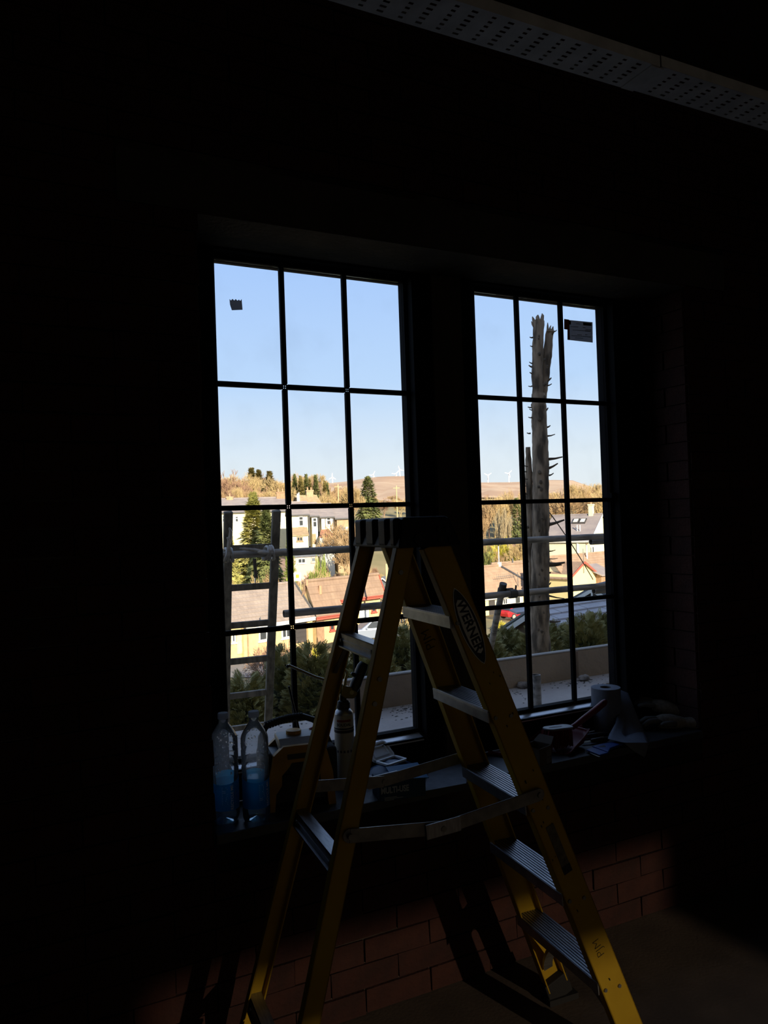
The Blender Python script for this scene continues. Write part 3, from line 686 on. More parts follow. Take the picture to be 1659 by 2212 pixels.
MB().tube([fw(727, 1513), fw(728, 1500), fw(740, 1482), fw(752, 1487)], [0.008, 0.007, 0.007, 0.0075], 10).build('gun_valve', 'gun_metal', fc, smooth=True)
bp = [fw(x, y, -0.012) for x, y in ((741, 1480), (757, 1484), (771, 1490), (773, 1500), (765, 1510), (745, 1509), (737, 1502))]
bevel(MB().prism(bp, (fc.matrix_basis.inverted().to_3x3() @ Vector((0, 0.024, 0)))).build('gun_body', 'gun_yellow', fc), 0.004)
MB().tube([fw(744, 1488), fw(746, 1470), fw(749.5, 1456), fw(745.5, 1445)], [0.006, 0.0052, 0.0048, 0.0030], 8).build('trigger', 'gun_metal', fc, smooth=True)
MB().tube([fw(763, 1491), fw(768, 1478), fw(774, 1464), fw(778, 1452), fw(783, 1440), fw(787, 1432)], [0.016, 0.0190, 0.0170, 0.0190, 0.0185, 0.0140], 12).build('pistol_grip', 'radio_black', fc, smooth=True)
MB().tube([fw(766, 1458), fw(759, 1453.5)], [0.008, 0.004], 8).build('finger_stop', 'radio_black', fc, smooth=True)
MB().tube([fw(760, 1496, -0.013), fw(760, 1496, -0.016)], 0.007, 14).build('pivot_screw', 'gun_metal', fc, smooth=True)
MB().tube([fw(748, 1511), fw(747, 1517), fw(749, 1521), fw(757, 1522.5)], 0.0008, 6).build('foam_thread', 'can_white', fc)

# ------------------------------------------------------------------ wipes pack with its lid open, box of wipes, papers
mat('pack_white', (0.80, 0.81, 0.83), 0.35)
mat('pack_blue', (0.030, 0.075, 0.16), 0.35, 0, (0.02, 0.05, 0.12), 9)
mat('box_blue', (0.018, 0.15, 0.33), 0.6, 0, (0.014, 0.11, 0.25), 7)
mat('box_dark', (0.010, 0.045, 0.095), 0.7)
mat('print_pale', (0.45, 0.48, 0.50), 0.7)
mat('paper_grey', (0.20, 0.22, 0.25), 0.8, 0, (0.16, 0.175, 0.20), 25, 0.1, 60)
wp = thing('wipes_pack', 'soft blue and white wipes pack with its plastic lid flipped open', 'wipes', (0.515, -0.128, SILL), 0.30)
V, F = [], []; nx, ny = 14, 10
for s in (0, 1):
    for j in range(ny+1):
        for i in range(nx+1):
            u, v = -1+2*i/nx, -1+2*j/ny; hgt = 0.030*(1-abs(u)**3)*(1-abs(v)**3) + 0.002*math.sin(9*u+3*v)
            V.append((0.085*u, 0.055*v, (0.028+hgt) if s else 0.028-min(hgt, 0.028)*0.96))
for s in (0, 1):
    o0 = s*(nx+1)*(ny+1)
    for j in range(ny):
        for i in range(nx): F.append((o0+j*(nx+1)+i, o0+j*(nx+1)+i+1, o0+(j+1)*(nx+1)+i+1, o0+(j+1)*(nx+1)+i))
MB().add(V, F).build('soft_pack', 'pack_blue', wp, smooth=True)
fl = MB()
for x0, x1, y0, y1 in ((-0.085, -0.066, -0.053, 0.053), (0.066, 0.088, -0.053, 0.053)): fl.span(x0, x1, y0, y1, 0.026, 0.029)
MB().span(-0.091, -0.066, -0.05, 0.05, 0.0262, 0.029).build('seal_flap', 'pack_white', wp); MB().span(0.066, 0.093, -0.05, 0.05, 0.0262, 0.029).build('seal_flap', 'pack_white', wp)
def rrect(hx, hy, r, n=5):
    p = []
    for cx, cy, a0 in ((hx-r, hy-r, 0), (-hx+r, hy-r, PI/2), (-hx+r, -hy+r, PI), (hx-r, -hy+r, 3*PI/2)):
        for k in range(n+1): a = a0+PI/2*k/n; p.append((cx+r*math.cos(a), cy+r*math.sin(a)))
    return p
def frame_ring(mb, hx, hy, wdt, r, z0, z1, M):
    o, i_ = rrect(hx, hy, r), rrect(hx-wdt, hy-wdt, max(r-wdt, 0.002)); n = len(o)
    vs = [M @ Vector((x, y, z)) for z in (z0, z1) for x, y in o] + [M @ Vector((x, y, z)) for z in (z0, z1) for x, y in i_]
    fs = []
    for k in range(n):
        l = (k+1) % n; fs += [(k, l, n+l, n+k), (2*n+k, 3*n+k, 3*n+l, 2*n+l), (n+k, n+l, 3*n+l, 3*n+k), (k, 2*n+k, 2*n+l, l)]
    mb.add(vs, fs)
I4 = Matrix.Translation((0.0, 0.0, 0.057)); d = MB(); frame_ring(d, 0.046, 0.032, 0.009, 0.010, 0, 0.006, I4); d.build('lid_frame', 'pack_white', wp)
ML = Matrix.Translation((0.0, 0.032, 0.060)) @ Matrix.Rotation(math.radians(38), 4, 'X') @ Matrix.Translation((0, 0.032, 0))
d = MB(); frame_ring(d, 0.048, 0.034, 0.006, 0.012, -0.006, 0.004, ML); ld = d.build('open_lid', 'pack_white', wp)
d = MB(); d.prism([ML @ Vector((x, y, 0.0)) for x, y in rrect(0.044, 0.030, 0.009)], (ML.to_3x3() @ Vector((0, 0, -0.002)))); d.build('lid_panel', 'pack_white', ld)
d = MB(); frame_ring(d, 0.034, 0.020, 0.004, 0.004, -0.001, 0.004, ML); d.build('lid_seal', 'pack_white', ld)

bx = thing('wipes_box', 'blue cardboard box printed MULTI-USE lying at the sill edge', 'box', tuple(at_z(862, 1716, SILL)[:2])+(SILL,), -0.17)
bl_, bw_, bh_ = 0.150, 0.085, 0.062
bevel(MB().span(-bl_/2, bl_/2, -bw_/2, bw_/2, 0, bh_).build('carton', 'box_dark', bx), 0.002, 1)
MB().add([(-0.030, -bw_/2-0.002, bh_+0.001), (bl_/2+0.006, -bw_/2-0.014, bh_-0.004), (bl_/2+0.004, bw_/2, bh_+0.014), (-0.028, bw_/2, bh_+0.012), (-0.030, -bw_/2-0.002, bh_+0.0035), (bl_/2+0.006, -bw_/2-0.014, bh_-0.0015), (bl_/2+0.004, bw_/2, bh_+0.0165), (-0.028, bw_/2, bh_+0.0145)], [(0, 1, 2, 3), (7, 6, 5, 4), (0, 4, 5, 1), (1, 5, 6, 2), (2, 6, 7, 3), (3, 7, 4, 0)]).build('raised_flap', 'box_blue', bx)
text_part('lettering', 'MULTI-USE', 0.026, MATS['print_pale'], bx, Matrix.Translation((-0.026, -bw_/2-0.0012, 0.032)) @ Matrix.Rotation(PI/2, 4, 'X'), offset=0.0008, sx=0.72)
d = MB()
for k, (a, b) in enumerate(((-0.06, -0.02), (-0.06, 0.0), (-0.06, -0.03))): d.span(a, b, -bw_/2-0.0008, -bw_/2-0.0002, 0.010-0.004*k, 0.0115-0.004*k)
tag(d.build('small_print', 'print_pale', bx), kind='stuff')

def sheet(name, label, cat, pts, material, th=0.0008, loc=None):
    c = Vector(loc) if loc is not None else sum((Vector(p) for p in pts), Vector())/len(pts)
    o = MB().prism([Vector(p)-c for p in pts], (0, 0, th)).build(name, material); o.location = c; return tag(o, label, cat)
P = [at_z(x, y, SILL) for x, y in ((930, 1648), (1000, 1640), (1010, 1694), (914, 1710))]
P = [Vector((p.x, max(min(p.y, -0.062), -0.30), SILL+0.0004)) for p in P]
sheet('paper_sheet', 'pale grey sheet of paper lying flat beside the blue box', 'paper', P, 'paper_grey')

# ------------------------------------------------------------------ right-hand clutter: small card, marker, carton
P = [at_z(x, y, SILL) for x, y in ((1048, 1618), (1078, 1600), (1120, 1614), (1092, 1632))]
sheet('sanding_sheet', 'small pale sanding sheet lying behind the yellow ladder rail', 'paper', [Vector((p.x, min(p.y, -0.07), SILL+0.0004)) for p in P], mat('card_pale', (0.24, 0.23, 0.22), 0.8))
mat('tool_red', (0.15, 0.008, 0.012), 0.45)
p, q = at_z(1056, 1625, SILL+0.008), at_z(1100, 1632, SILL+0.008)
c0 = (p+q)/2; mk_ = thing('marker_pen', 'dark red marker pen lying on the sill behind the ladder', 'pen', (c0.x, c0.y, SILL))
MB().tube([p, p+(q-p)*0.72], 0.0075, 12).build('barrel', 'tool_red', mk_, smooth=True, world=True)
MB().tube([p+(q-p)*0.72, q], 0.0082, 12).build('cap', 'radio_black', mk_, smooth=True, world=True)
cb = thing('screw_carton', 'small open card carton with printed front beside the dustpan', 'box', tuple(at_z(1160, 1648, SILL)[:2])+(SILL,), 0.30)
mat('carton_brown', (0.10, 0.075, 0.055), 0.85); mat('carton_print', (0.16, 0.15, 0.15), 0.8)
t_ = 0.0015; w_, d_, h_ = 0.070, 0.075, 0.062
cw = MB(); cw.span(-w_/2, w_/2, -d_/2, -d_/2+t_, 0, h_); cw.span(-w_/2, w_/2, d_/2-t_, d_/2, 0, h_); cw.span(-w_/2, -w_/2+t_, -d_/2, d_/2, 0, h_); cw.span(w_/2-t_, w_/2, -d_/2, d_/2, 0, h_); cw.span(-w_/2, w_/2, -d_/2, d_/2, 0, t_)
cw.build('carton', 'carton_brown', cb)
MB().span(0.004, w_/2-0.002, -d_/2-0.0008, -d_/2-0.0002, 0.004, 0.050).build('printed_front', 'carton_print', cb)
MB().span(0.008, w_/2-0.006, -d_/2-0.0014, -d_/2-0.0009, 0.024, 0.027).build('print_stripe', 'print_grey', cb)
MB().prism([(w_/2, -d_/2, h_), (w_/2, d_/2, h_), (w_/2+0.028, d_/2-0.008, h_+0.02), (w_/2+0.028, -d_/2+0.008, h_+0.02)], (0.0, 0, 0.0015)).build('carton_flap', 'carton_brown', cb)
MB().prism([(-w_/2, -d_/2, h_), (-w_/2, d_/2, h_), (-w_/2-0.03, d_/2-0.008, h_+0.012), (-w_/2-0.03, -d_/2+0.008, h_+0.012)], (0.0, 0, 0.0015)).build('carton_flap', 'carton_brown', cb)

# ------------------------------------------------------------------ dustpan and hand brush
mat('bristle_red', (0.28, 0.02, 0.035), 0.8, 0, (0.2, 0.012, 0.02), 80)
mat('brush_grey', (0.20, 0.21, 0.23), 0.4)
dp0 = at_z(1208, 1612, SILL); dpn = thing('dustpan', 'dark red plastic dustpan with its pale lip facing the ladder', 'dustpan', (dp0.x, dp0.y, SILL), 0.35)
# scoop: floor, curved back, side walls rising towards the back (+x), lip towards -x
def pan_z(x, y):
    u = min(max((x+0.085)/0.185, 0), 1); v = min(max(y/(0.095-0.012*u), -1), 1); side = max(0.0, abs(v)-0.72)/0.28; back = max(0.0, u-0.55)/0.45
    return 0.003 + max((0.012+0.044*u)*side**1.6, 0.056*back**2*(1-0.10*v*v))
V, F = [], []; nu, nv = 12, 12
for j in range(nv+1):
    for i in range(nu+1):
        u = i/nu; v = -1+2*j/nv; x = -0.085+0.185*u; hw_ = 0.095-0.012*u; y = hw_*v
        side = max(0.0, abs(v)-0.72)/0.28; back = max(0.0, u-0.55)/0.45
        z = 0.003 + max((0.012+0.044*u)*side**1.6, 0.056*back**2*(1-0.10*v*v))
        V.append((x-0.02*back*back, y, z))
F = [(j*(nu+1)+i, j*(nu+1)+i+1, (j+1)*(nu+1)+i+1, (j+1)*(nu+1)+i) for j in range(nv) for i in range(nu)]
sc = MB().add(V, F).build('scoop', 'tool_red', dpn, smooth=True); sm = sc.modifiers.new('thickness', 'SOLIDIFY'); sm.thickness = 0.0025; sm.offset = 1
rim = [V[j*(nu+1)+nu] for j in range(nv+1)]; MB().tube([V[i] for i in range(nu+1)]+rim[1:]+[V[nv*(nu+1)+i] for i in range(nu-1, -1, -1)], 0.0026, 6).build('rim', mat('rim_pale', (0.26, 0.10, 0.10), 0.5), dpn, smooth=True)
MB().tube([(0.074, 0, 0.040), (0.110, 0, 0.042), (0.165, 0, 0.034)], [0.009, 0.010, 0.011], 10).build('handle', 'tool_red', dpn, smooth=True)
b0 = at_z(1200, 1600, SILL); br = thing('hand_brush', 'red hand brush with raised handle resting across the dustpan', 'brush', (b0.x-0.02, b0.y+0.0, SILL))
BY = -0.176
def bwp(px, py, dy=0.0): return at_y(px, py, BY+dy)
hp_ = [bwp(1236, 1571), bwp(1244, 1566), bwp(1262, 1552), bwp(1286, 1534), bwp(1305, 1518), bwp(1309, 1514)]
MB().tube(hp_, [0.010, 0.010, 0.0115, 0.0125, 0.0125, 0.008], 12).build('handle', 'tool_red', br, smooth=True, world=True)
MB().tube([bwp(1303, 1517.5, -0.0128), bwp(1303, 1517.5, -0.0140)], 0.004, 10).build('hanging_hole', 'radio_black', br, world=True)
a, b = bwp(1172, 1576), bwp(1238, 1568); dr = (b-a).normalized()
Mh = frame_matrix((a+b)/2, dr, (0, 1, 0)); pts = rrect(0.062, 0.026, 0.024, 8)
hdm = MB(); hdm.prism([Mh @ Vector((x, y, -0.004)) for x, y in pts], Mh.to_3x3() @ Vector((0, 0, 0.008))); hb = bevel(hdm.build('brush_back', 'brush_grey', br, world=True), 0.003)
hdm = MB(); hdm.prism([Mh @ Vector((-0.012+0.030*x, 0.008*y, 0.0041)) for x, y in [(math.cos(2*PI*k/16), math.sin(2*PI*k/16)) for k in range(16)]], Mh.to_3x3() @ Vector((0, 0, 0.0006))); hdm.build('slot', 'radio_black', hb, world=True)
hdm = MB(); rd = random.Random(3)
for k in range(420):
    x, y = rd.uniform(-0.058, 0.05), rd.uniform(-0.022, 0.022); spread = (-0.012 if x < -0.03 else 0)
    p = Mh @ Vector((x, y, -0.003)); q = Mh @ Vector((x*1.08+rd.uniform(-0.004, 0.004)+spread, y*1.15, -0.036-rd.uniform(0, 0.006))); lq = dpn.matrix_basis.inverted() @ q; inside = -0.09 < lq.x < 0.10 and abs(lq.y) < 0.10; floor_ = SILL+(pan_z(lq.x, lq.y)+0.0065 if inside else 0.002); q.z = max(min(q.z, floor_+rd.uniform(0, 0.004)), floor_, p.z-0.085); hdm.tube([p, q], 0.0011, 3, caps=False)
tag(hdm.build('bristles', 'bristle_red', br, world=True), kind='stuff')

# ------------------------------------------------------------------ two tool handles and a blue scraper
def knife(label, px0, py0, px1, py1):
    p, q = at_z(px0, py0, SILL+0.011), at_z(px1, py1, SILL+0.011); c = (p+q)/2
    k = thing('trimming_knife', label, 'knife', (c.x, c.y, SILL))
    dr = q-p
    MB().tube([p, p+dr*0.12, p+dr*0.45, p+dr*0.85, q], [0.006, 0.0085, 0.0100, 0.0095, 0.0055], 10).build('handle', 'radio_black', k, smooth=True, world=True)
    MB().bar(p-dr.normalized()*0.035+Vector((0, 0, -0.003)), p+dr*0.05, 0.0012, 0.014, (0, 0, 1)).build('blade', 'gun_metal', k, world=True)
    MB().tube([p+dr*0.5+Vector((0, 0, 0.009)), p+dr*0.72+Vector((0, 0, 0.009))], 0.003, 8).build('slider', 'gun_metal', k, smooth=True, world=True)
knife('black handled knife lying between the dustpan and the paper roll', 1266, 1590, 1314, 1586)
knife('black handled knife lying directly above the blue scraper', 1276, 1600.5, 1315, 1596.5)
mat('scraper_blue', (0.020, 0.070, 0.30), 0.4)
sc0 = at_z(1300, 1618, SILL); scp = thing('scraper', 'flat blue plastic scraper lying on the front of the sill', 'scraper', (sc0.x, sc0.y, SILL))
P = [at_z(x, y, SILL+0.012) for x, y in ((1266, 1618), (1279, 1612), (1314, 1624), (1296, 1629))]
bevel(MB().prism([p-Vector((0, 0, 0.008)) for p in P], (0, 0, 0.006)).build('blade_holder', 'scraper_blue', scp, world=True), 0.002)
P = [at_z(x, y, SILL+0.012) for x, y in ((1279, 1612), (1292, 1608), (1316, 1604), (1345, 1600), (1347, 1605), (1318, 1616), (1314, 1624))]
hnd = bevel(MB().prism([p-Vector((0, 0, 0.008)) for p in P], (0, 0, 0.009)).build('handle', 'scraper_blue', scp, world=True), 0.002)
P = [at_z(x, y, SILL+0.0135) for x, y in ((1292, 1613.5), (1306, 1609), (1309, 1613.5))]; MB().prism([p-Vector((0, 0, 0.0009)) for p in P], (0, 0, 0.001)).build('recess', 'radio_black', hnd, world=True)
P = [at_z(x, y, SILL+0.012) for x, y in ((1262, 1616.5), (1267, 1619.5), (1297, 1630.5), (1293, 1631.5))]; MB().prism([p-Vector((0, 0, 0.0075)) for p in P], (0, 0, 0.0012)).build('blade', 'gun_metal', scp, world=True)

# ------------------------------------------------------------------ paper roll with a loose sheet
mat('paper_blue', (0.165, 0.185, 0.235), 0.85, 0, (0.145, 0.165, 0.215), 40, 0.15, 150)
r0 = at_z(1307, 1574, SILL); RR, RHt = 0.057, 0.168
pr_ = thing('paper_roll', 'upright blue-grey paper towel roll with a loose sheet trailing off', 'paper roll', (r0.x, r0.y-0.012, SILL))
MB().lathe([(0.0215, 0.0), (RR, 0.0), (RR, RHt), (0.0215, RHt), (0.0215, 0.0)], 40).build('roll', 'paper_blue', pr_, smooth=True)
MB().lathe([(0.0200, 0.001), (0.0213, 0.001), (0.0213, RHt-0.002), (0.0200, RHt-0.002), (0.0200, 0.001)], 28).build('core_tube', 'carton_brown', pr_, smooth=True)
RW = pr_.location
# the loose sheet: left edge hangs off the roll, right edge falls to the sill and over its front
top = [Vector((RW.x+RR*0.72, RW.y+RR*0.70, SILL+RHt)), at_y(1357, 1497, RW.y-0.01)]
rows = [(top[0], top[1]),
        (at_y(1338, 1530, RW.y-0.035), at_y(1366, 1520, RW.y-0.045)),
        (at_y(1329, 1565, RW.y-0.085), at_y(1381, 1556, RW.y-0.075)),
        (at_y(1316, 1593, RW.y-0.125), at_y(1392, 1580, RW.y-0.12)),
        (at_z(1313, 1594, SILL+0.026), at_z(1397, 1592, SILL+0.020)),
        (at_z(1347, 1604, SILL+0.024), at_z(1402, 1604, SILL+0.010)),
        (at_y(1368, 1622, -0.292), at_y(1401, 1612, -0.292)),
        (at_y(1392, 1636, -0.293), at_y(1396, 1627, -0.293))]
V, F = [], []; nc = 10
for ri, (a, b) in enumerate(rows):
    for k in range(nc+1):
        t = k/nc; p = a.lerp(b, t); bulge = 0.010*math.sin(t*PI)*(1 if 0 < ri < 5 else 0.15); p = p + Vector((0, -bulge, 0.004*math.sin(7*t+ri) if 1 < ri < 5 else 0))
        if ri in (3, 4, 5): p.z = max(p.z, SILL+(0.024 if ri == 3 and t < 0.4 else 0.003))
        V.append(p)
for ri in range(len(rows)-1):
    for k in range(nc): F.append((ri*(nc+1)+k, ri*(nc+1)+k+1, (ri+1)*(nc+1)+k+1, (ri+1)*(nc+1)+k))
so = MB().add(V, F).build('loose_sheet', 'paper_blue', pr_, smooth=True, world=True); sm = so.modifiers.new('thickness', 'SOLIDIFY'); sm.thickness = 0.0006

# ------------------------------------------------------------------ work gloves
mat('glove_knit', (0.30, 0.27, 0.23), 0.95, 0, (0.20, 0.18, 0.155), 90)
mat('glove_rubber', (0.15, 0.15, 0.145), 0.8, 0, (0.09, 0.09, 0.088), 20)
def glove(label, base, rz, tilt, flip, sc=1.0):
    g = thing('work_glove', label, 'glove', base, rz, 'work gloves at the end of the sill')
    T = Matrix.Translation((0, 0, 0.020)) @ Matrix.Rotation(tilt, 4, 'Y') @ Matrix.Scale(sc, 4)
    f = -1 if flip else 1
    X = lambda x, y, z: T @ Vector((x, y*f, z))
    MB().tube([X(0.060, 0, 0), X(0.030, 0, 0.001), X(0.0, 0, 0.004), X(-0.03, 0, 0.004), X(-0.052, 0, 0.002)], [0.018, 0.025, 0.029, 0.028, 0.022], 14).build('palm', 'glove_knit', g, smooth=True)
    MB().tube([X(0.105, 0, 0), X(0.085, 0, 0), X(0.055, 0, 0)], [0.0245, 0.023, 0.019], 14).build('cuff', 'glove_knit', g, smooth=True)
    for k, (y, L, up) in enumerate(((-0.024, 0.050, 0.006), (-0.008, 0.062, 0.010), (0.009, 0.058, 0.006), (0.024, 0.042, -0.002))):
        MB().tube([X(-0.040, y*0.8, 0.004), X(-0.060, y, 0.006+up), X(-0.060-L*0.55, y*1.15, 0.004+up), X(-0.060-L, y*1.2, -0.008+up*0.4), X(-0.064-L, y*1.2, -0.011+up*0.4)], [0.0095, 0.0105, 0.0105, 0.0088, 0.004], 10).build('finger', 'glove_rubber', g, smooth=True)
    MB().tube([X(0.012, -0.022, 0.0), X(-0.012, -0.038, 0.004), X(-0.038, -0.046, 0.004), X(-0.050, -0.047, 0.001)], [0.012, 0.0115, 0.0100, 0.0045], 10).build('thumb', 'glove_rubber', g, smooth=True)
    return g
g0 = at_z(1440, 1571, SILL)
glove('grey work glove with knitted cuff lying flat on the sill', (g0.x, g0.y-0.02, SILL+0.004), -0.55, 0.02, False)
glove('grey work glove with curled fingers lying on top of the other glove', (g0.x+0.045, g0.y+0.045, SILL+0.040), -0.80, 0.20, True)
# ================================================================== OUTSIDE, NEAR: GROUND, TERRACE, SCAFFOLD, HEDGE, TRUNK
FH = Vector((math.sin(YAW), math.cos(YAW), 0)); RHV = Vector((math.cos(YAW), -math.sin(YAW), 0))
def DL(p): q = Vector((p[0]-CAM.x, p[1]-CAM.y, 0)); return q.dot(FH), q.dot(RHV)
GL = [(-60, -3.2), (2, -3.2), (10, -3.5), (20, -5.6), (40, -8.6), (58, -9.2), (78, -9.0), (100, -6.6), (130, -3.0), (160, 0.5), (200, 4.0), (300, 9.0), (500, 14.0), (760, 20.0)]
GR = [(-60, -3.2), (2, -3.2), (10, -3.5), (20, -5.6), (40, -8.6), (58, -9.6), (84, -10.6), (105, -10.2), (130, -7.0), (160, -2.0), (200, 2.5), (300, 6.0), (500, 12.0), (760, 20.0)]
def interp(T, D):
    for (a, za), (b, zb) in zip(T, T[1:]):
        if D <= b: return za+(zb-za)*min(max((D-a)/(b-a), 0), 1)
    return T[-1][1]
def ground(x, y):
    """height of the land: it falls into the valley, then climbs to the wooded far side"""
    D, l = DL((x, y)); t = min(max((l+3)/10, 0), 1); t = t*t*(3-2*t)
    z = interp(GL, D)*(1-t)+interp(GR, D)*t
    amp = min(max((D-90)/80, 0), 1)
    z += amp*(0.5*math.sin(l*0.06+D*0.03)+0.35*math.sin(l*0.15+1.3))
    return rel(z)
mat('meadow', (0.30, 0.235, 0.12), 0.95, 0, (0.20, 0.17, 0.075), 0.12, detail=8)
Ds = list(np.concatenate([np.linspace(2.0, 20, 12), np.linspace(24, 80, 14), np.linspace(88, 220, 18), np.linspace(240, 760, 12)])); Ls = list(np.linspace(-1, 1, 41))
V, F = [], []
for D in Ds:
    for s in Ls:
        l = s*(30+D*1.05); p = Vector((CAM.x, CAM.y, 0))+FH*D+RHV*l
        V.append((p.x, max(p.y, 0.11), ground(p.x, p.y)))
n = len(Ls); F = [(i*n+k, i*n+k+1, (i+1)*n+k+1, (i+1)*n+k) for i in range(len(Ds)-1) for k in range(n-1)]
gr = raw_mesh('ground', V, F, MATS['meadow'], smooth=True); gr['kind'] = 'structure'; gr['label'] = 'grassy valley land falling away below the window'
# estate road and drives between hedge and bungalows
mat('tarmac', (0.22, 0.20, 0.19), 0.9, 0, (0.17, 0.155, 0.15), 2)
def strip(name, pts, w, material, kind='structure', label=None, lift=0.05):
    """ribbon of road laid on the land"""
    V, F = [], []; P = []
    for a, b in zip(pts, pts[1:]):
        a, b = Vector(a), Vector(b); k = max(2, int((b-a).length/3))
        P += [a.lerp(b, i/k) for i in range(k)]
    P.append(Vector(pts[-1]))
    for i, p in enumerate(P):
        d = (P[min(i+1, len(P)-1)]-P[max(i-1, 0)]).normalized(); s = Vector((-d.y, d.x, 0))
        for t in (-1, -0.5, 0, 0.5, 1): q = p+s*(w/2*t); V.append((q.x, q.y, ground(q.x, q.y)+lift))
    F = [(i*5+k, i*5+k+1, (i+1)*5+k+1, (i+1)*5+k) for i in range(len(P)-1) for k in range(4)]
    o = raw_mesh(name, V, F, MATS[material], smooth=True); o['kind'] = kind
    if label: o['label'] = label
    return o
def gpt(px, D): 
    p = Vector((CAM.x, CAM.y, 0)) + (Vector((ray(px, 1120).x, ray(px, 1120).y, 0)))*D; return (p.x, p.y, 0)
strip('estate_road', [gpt(330, 47), gpt(560, 47.5), gpt(820, 52), gpt(1050, 60), gpt(1330, 66), gpt(1600, 72)], 6.0, 'tarmac', label='grey estate road in front of the bungalows')

# ------------------------------------------------------------------ terrace and parapet
mat('terrace_concrete', (0.45, 0.40, 0.365), 0.9, 0, (0.34, 0.30, 0.275), 3.5, 0.35, 50, detail=8)
mat('parapet_concrete', (0.46, 0.345, 0.245), 0.95, 0, (0.32, 0.24, 0.175), 3, 0.6, 30, detail=8)
mat('coping_pale', (0.42, 0.40, 0.37), 0.9, 0, (0.32, 0.30, 0.28), 8, 0.4, 60)
TZ = rel(-0.95); TE = 1.10
m = MB(); m.span(-4.0, 9.0, 0.10, TE+0.01, rel(-3.8), TZ); o = structure('terrace', m, 'terrace_concrete'); o['label'] = 'pale concrete terrace outside the windows'
pp = thing('parapet', 'low rough concrete parapet at the terrace edge', None, (0, 0, 0), kind='structure')
px0 = 0.88; lens_ = [1.5, 1.55, 1.45, 1.6, 1.5]
x = px0
for L in lens_:
    mb = MB(); mb.span(x, x+L-0.012, TE+0.012, TE+0.052, rel(-3.8), rel(-0.790)); bevel(mb.build('wall_block', 'parapet_concrete', pp), 0.006, 1)
    mb = MB(); mb.span(x, x+L-0.008, TE+0.011, TE+0.054, rel(-0.790), rel(-0.782)); bevel(mb.build('coping', 'coping_pale', pp), 0.004, 1); x += L
mat('stone_grey', (0.34, 0.29, 0.25), 0.95, 0, (0.14, 0.125, 0.115), 20, 0.5, 60)
mat('debris_dark', (0.055, 0.047, 0.04), 1.0, 0, (0.10, 0.09, 0.08), 40)
for px, py, r, lb in ((1262, 1470, 0.030, 'pale rounded stone lying near the parapet foot'), (1313, 1483, 0.026, 'flat brown stone lying alone on the terrace'), (1131, 1486, 0.032, 'dark stone in the dirt by the parapet'), (772, 1554, 0.012, 'tiny dark pebble on the terrace beside the ladder')):
    c = at_z(px, py, TZ); mb = MB(); mb.blob((0, 0, 0), (r*1.25, r, r*0.62), 10, 7, 0.16, random.Random(px)); o = mb.build('stone', 'stone_grey', smooth=True); o.location = (c.x, c.y, TZ+r*0.5); tag(o, lb, 'stone')
rd = random.Random(11); mb = MB()
for k in range(1300):
    x = rd.uniform(0.92, 4.2) if rd.random() < 0.97 else rd.uniform(0.3, 0.9); y = TE-abs(rd.gauss(0, 0.10))-0.005 if rd.random() < 0.93 else rd.uniform(0.35, TE)
    if math.sin(x*5.1)+math.sin(x*11.3+1) < -0.25 and rd.random() < 0.8: continue
    s = rd.uniform(0.0015, 0.0052); mb.blob((x, max(y, 0.2), TZ+s*0.2), (s*rd.uniform(0.8, 2.0), s, s*0.35), 5, 3, 0.3, rd)
o = mb.build('debris', 'debris_dark'); tag(o, 'dark dirt and crumbs scattered along the foot of the parapet', 'debris', kind='stuff')

# ------------------------------------------------------------------ scaffold tubes
mat('scaffold_steel', (0.36, 0.32, 0.28), 0.6, 0.15, (0.13, 0.115, 0.10), 7, 0.3, 60, stretch=(0.7, 5, 5), contrast=(0.40, 0.62))
mat('coupler_steel', (0.055, 0.052, 0.048), 0.6, 0.4, (0.09, 0.07, 0.05), 30)
SR = 0.0242; SY = 2.25
b0 = at_z(1160, 1527, TZ); t0 = at_y(1161, 1457, b0.y)
o = MB().pipe((0, 0, 0), (0, 0, t0.z-TZ), SR, SR-0.004).build('scaffold_stub', 'scaffold_steel', smooth=True); o.location = (b0.x, b0.y, TZ); tag(o, 'short hollow steel tube standing upright on the terrace', 'scaffold tube')
def tube_thing(p, q, label, name='scaffold_tube', r=SR, matn='scaffold_steel'):
    p, q = Vector(p), Vector(q); o = MB().pipe((0, 0, 0), q-p, r, r-0.004, 18).build(name, matn, smooth=True); o.location = p; return tag(o, label, 'scaffold tube')
Z_R1, Z_R2 = rel(-0.168), rel(-0.560)
tube_thing((-2.3, SY, Z_R1), (7.2, SY, Z_R1), 'upper horizontal scaffold rail tied to the leaning ladder')
e2 = at_y(613, 1321, SY); tube_thing((e2.x, SY, Z_R2), (7.2, SY, Z_R2), 'lower horizontal scaffold rail with its open end in view')
e3 = at_y(1279, 1171, SY+0.06); tube_thing((e3.x, SY+0.075, Z_R1-0.042), (7.2, SY+0.075, Z_R1-0.042), 'second tube lapped just below the upper rail')
e4 = at_y(1285, 1270, SY+0.06); tube_thing((e4.x, SY+0.075, Z_R2-0.046), (7.2, SY+0.075, Z_R2-0.046), 'second tube lapped just below the lower rail')
for xx, lb in ((-2.2, 'upright scaffold standard holding the upper rail before the left wall'), (7.0, 'upright scaffold standard carrying both rails')):
    tube_thing((xx, SY-0.052, ground(xx, SY)-0.1), (xx, SY-0.052, rel(0.8)), lb)
pb = at_d(1086, 1263, 0); tb = at_y(1087, 1262, SY+0.052); bb = at_y(1050, 1450, SY+0.35); dr = (bb-tb); bb = tb+dr*((ground(tb.x, SY+1)-tb.z)/dr.z*1.0)
br_t = thing('scaffold_brace', 'raking scaffold tube capped by a dark coupler on the lower rail', 'scaffold tube', tuple(bb))
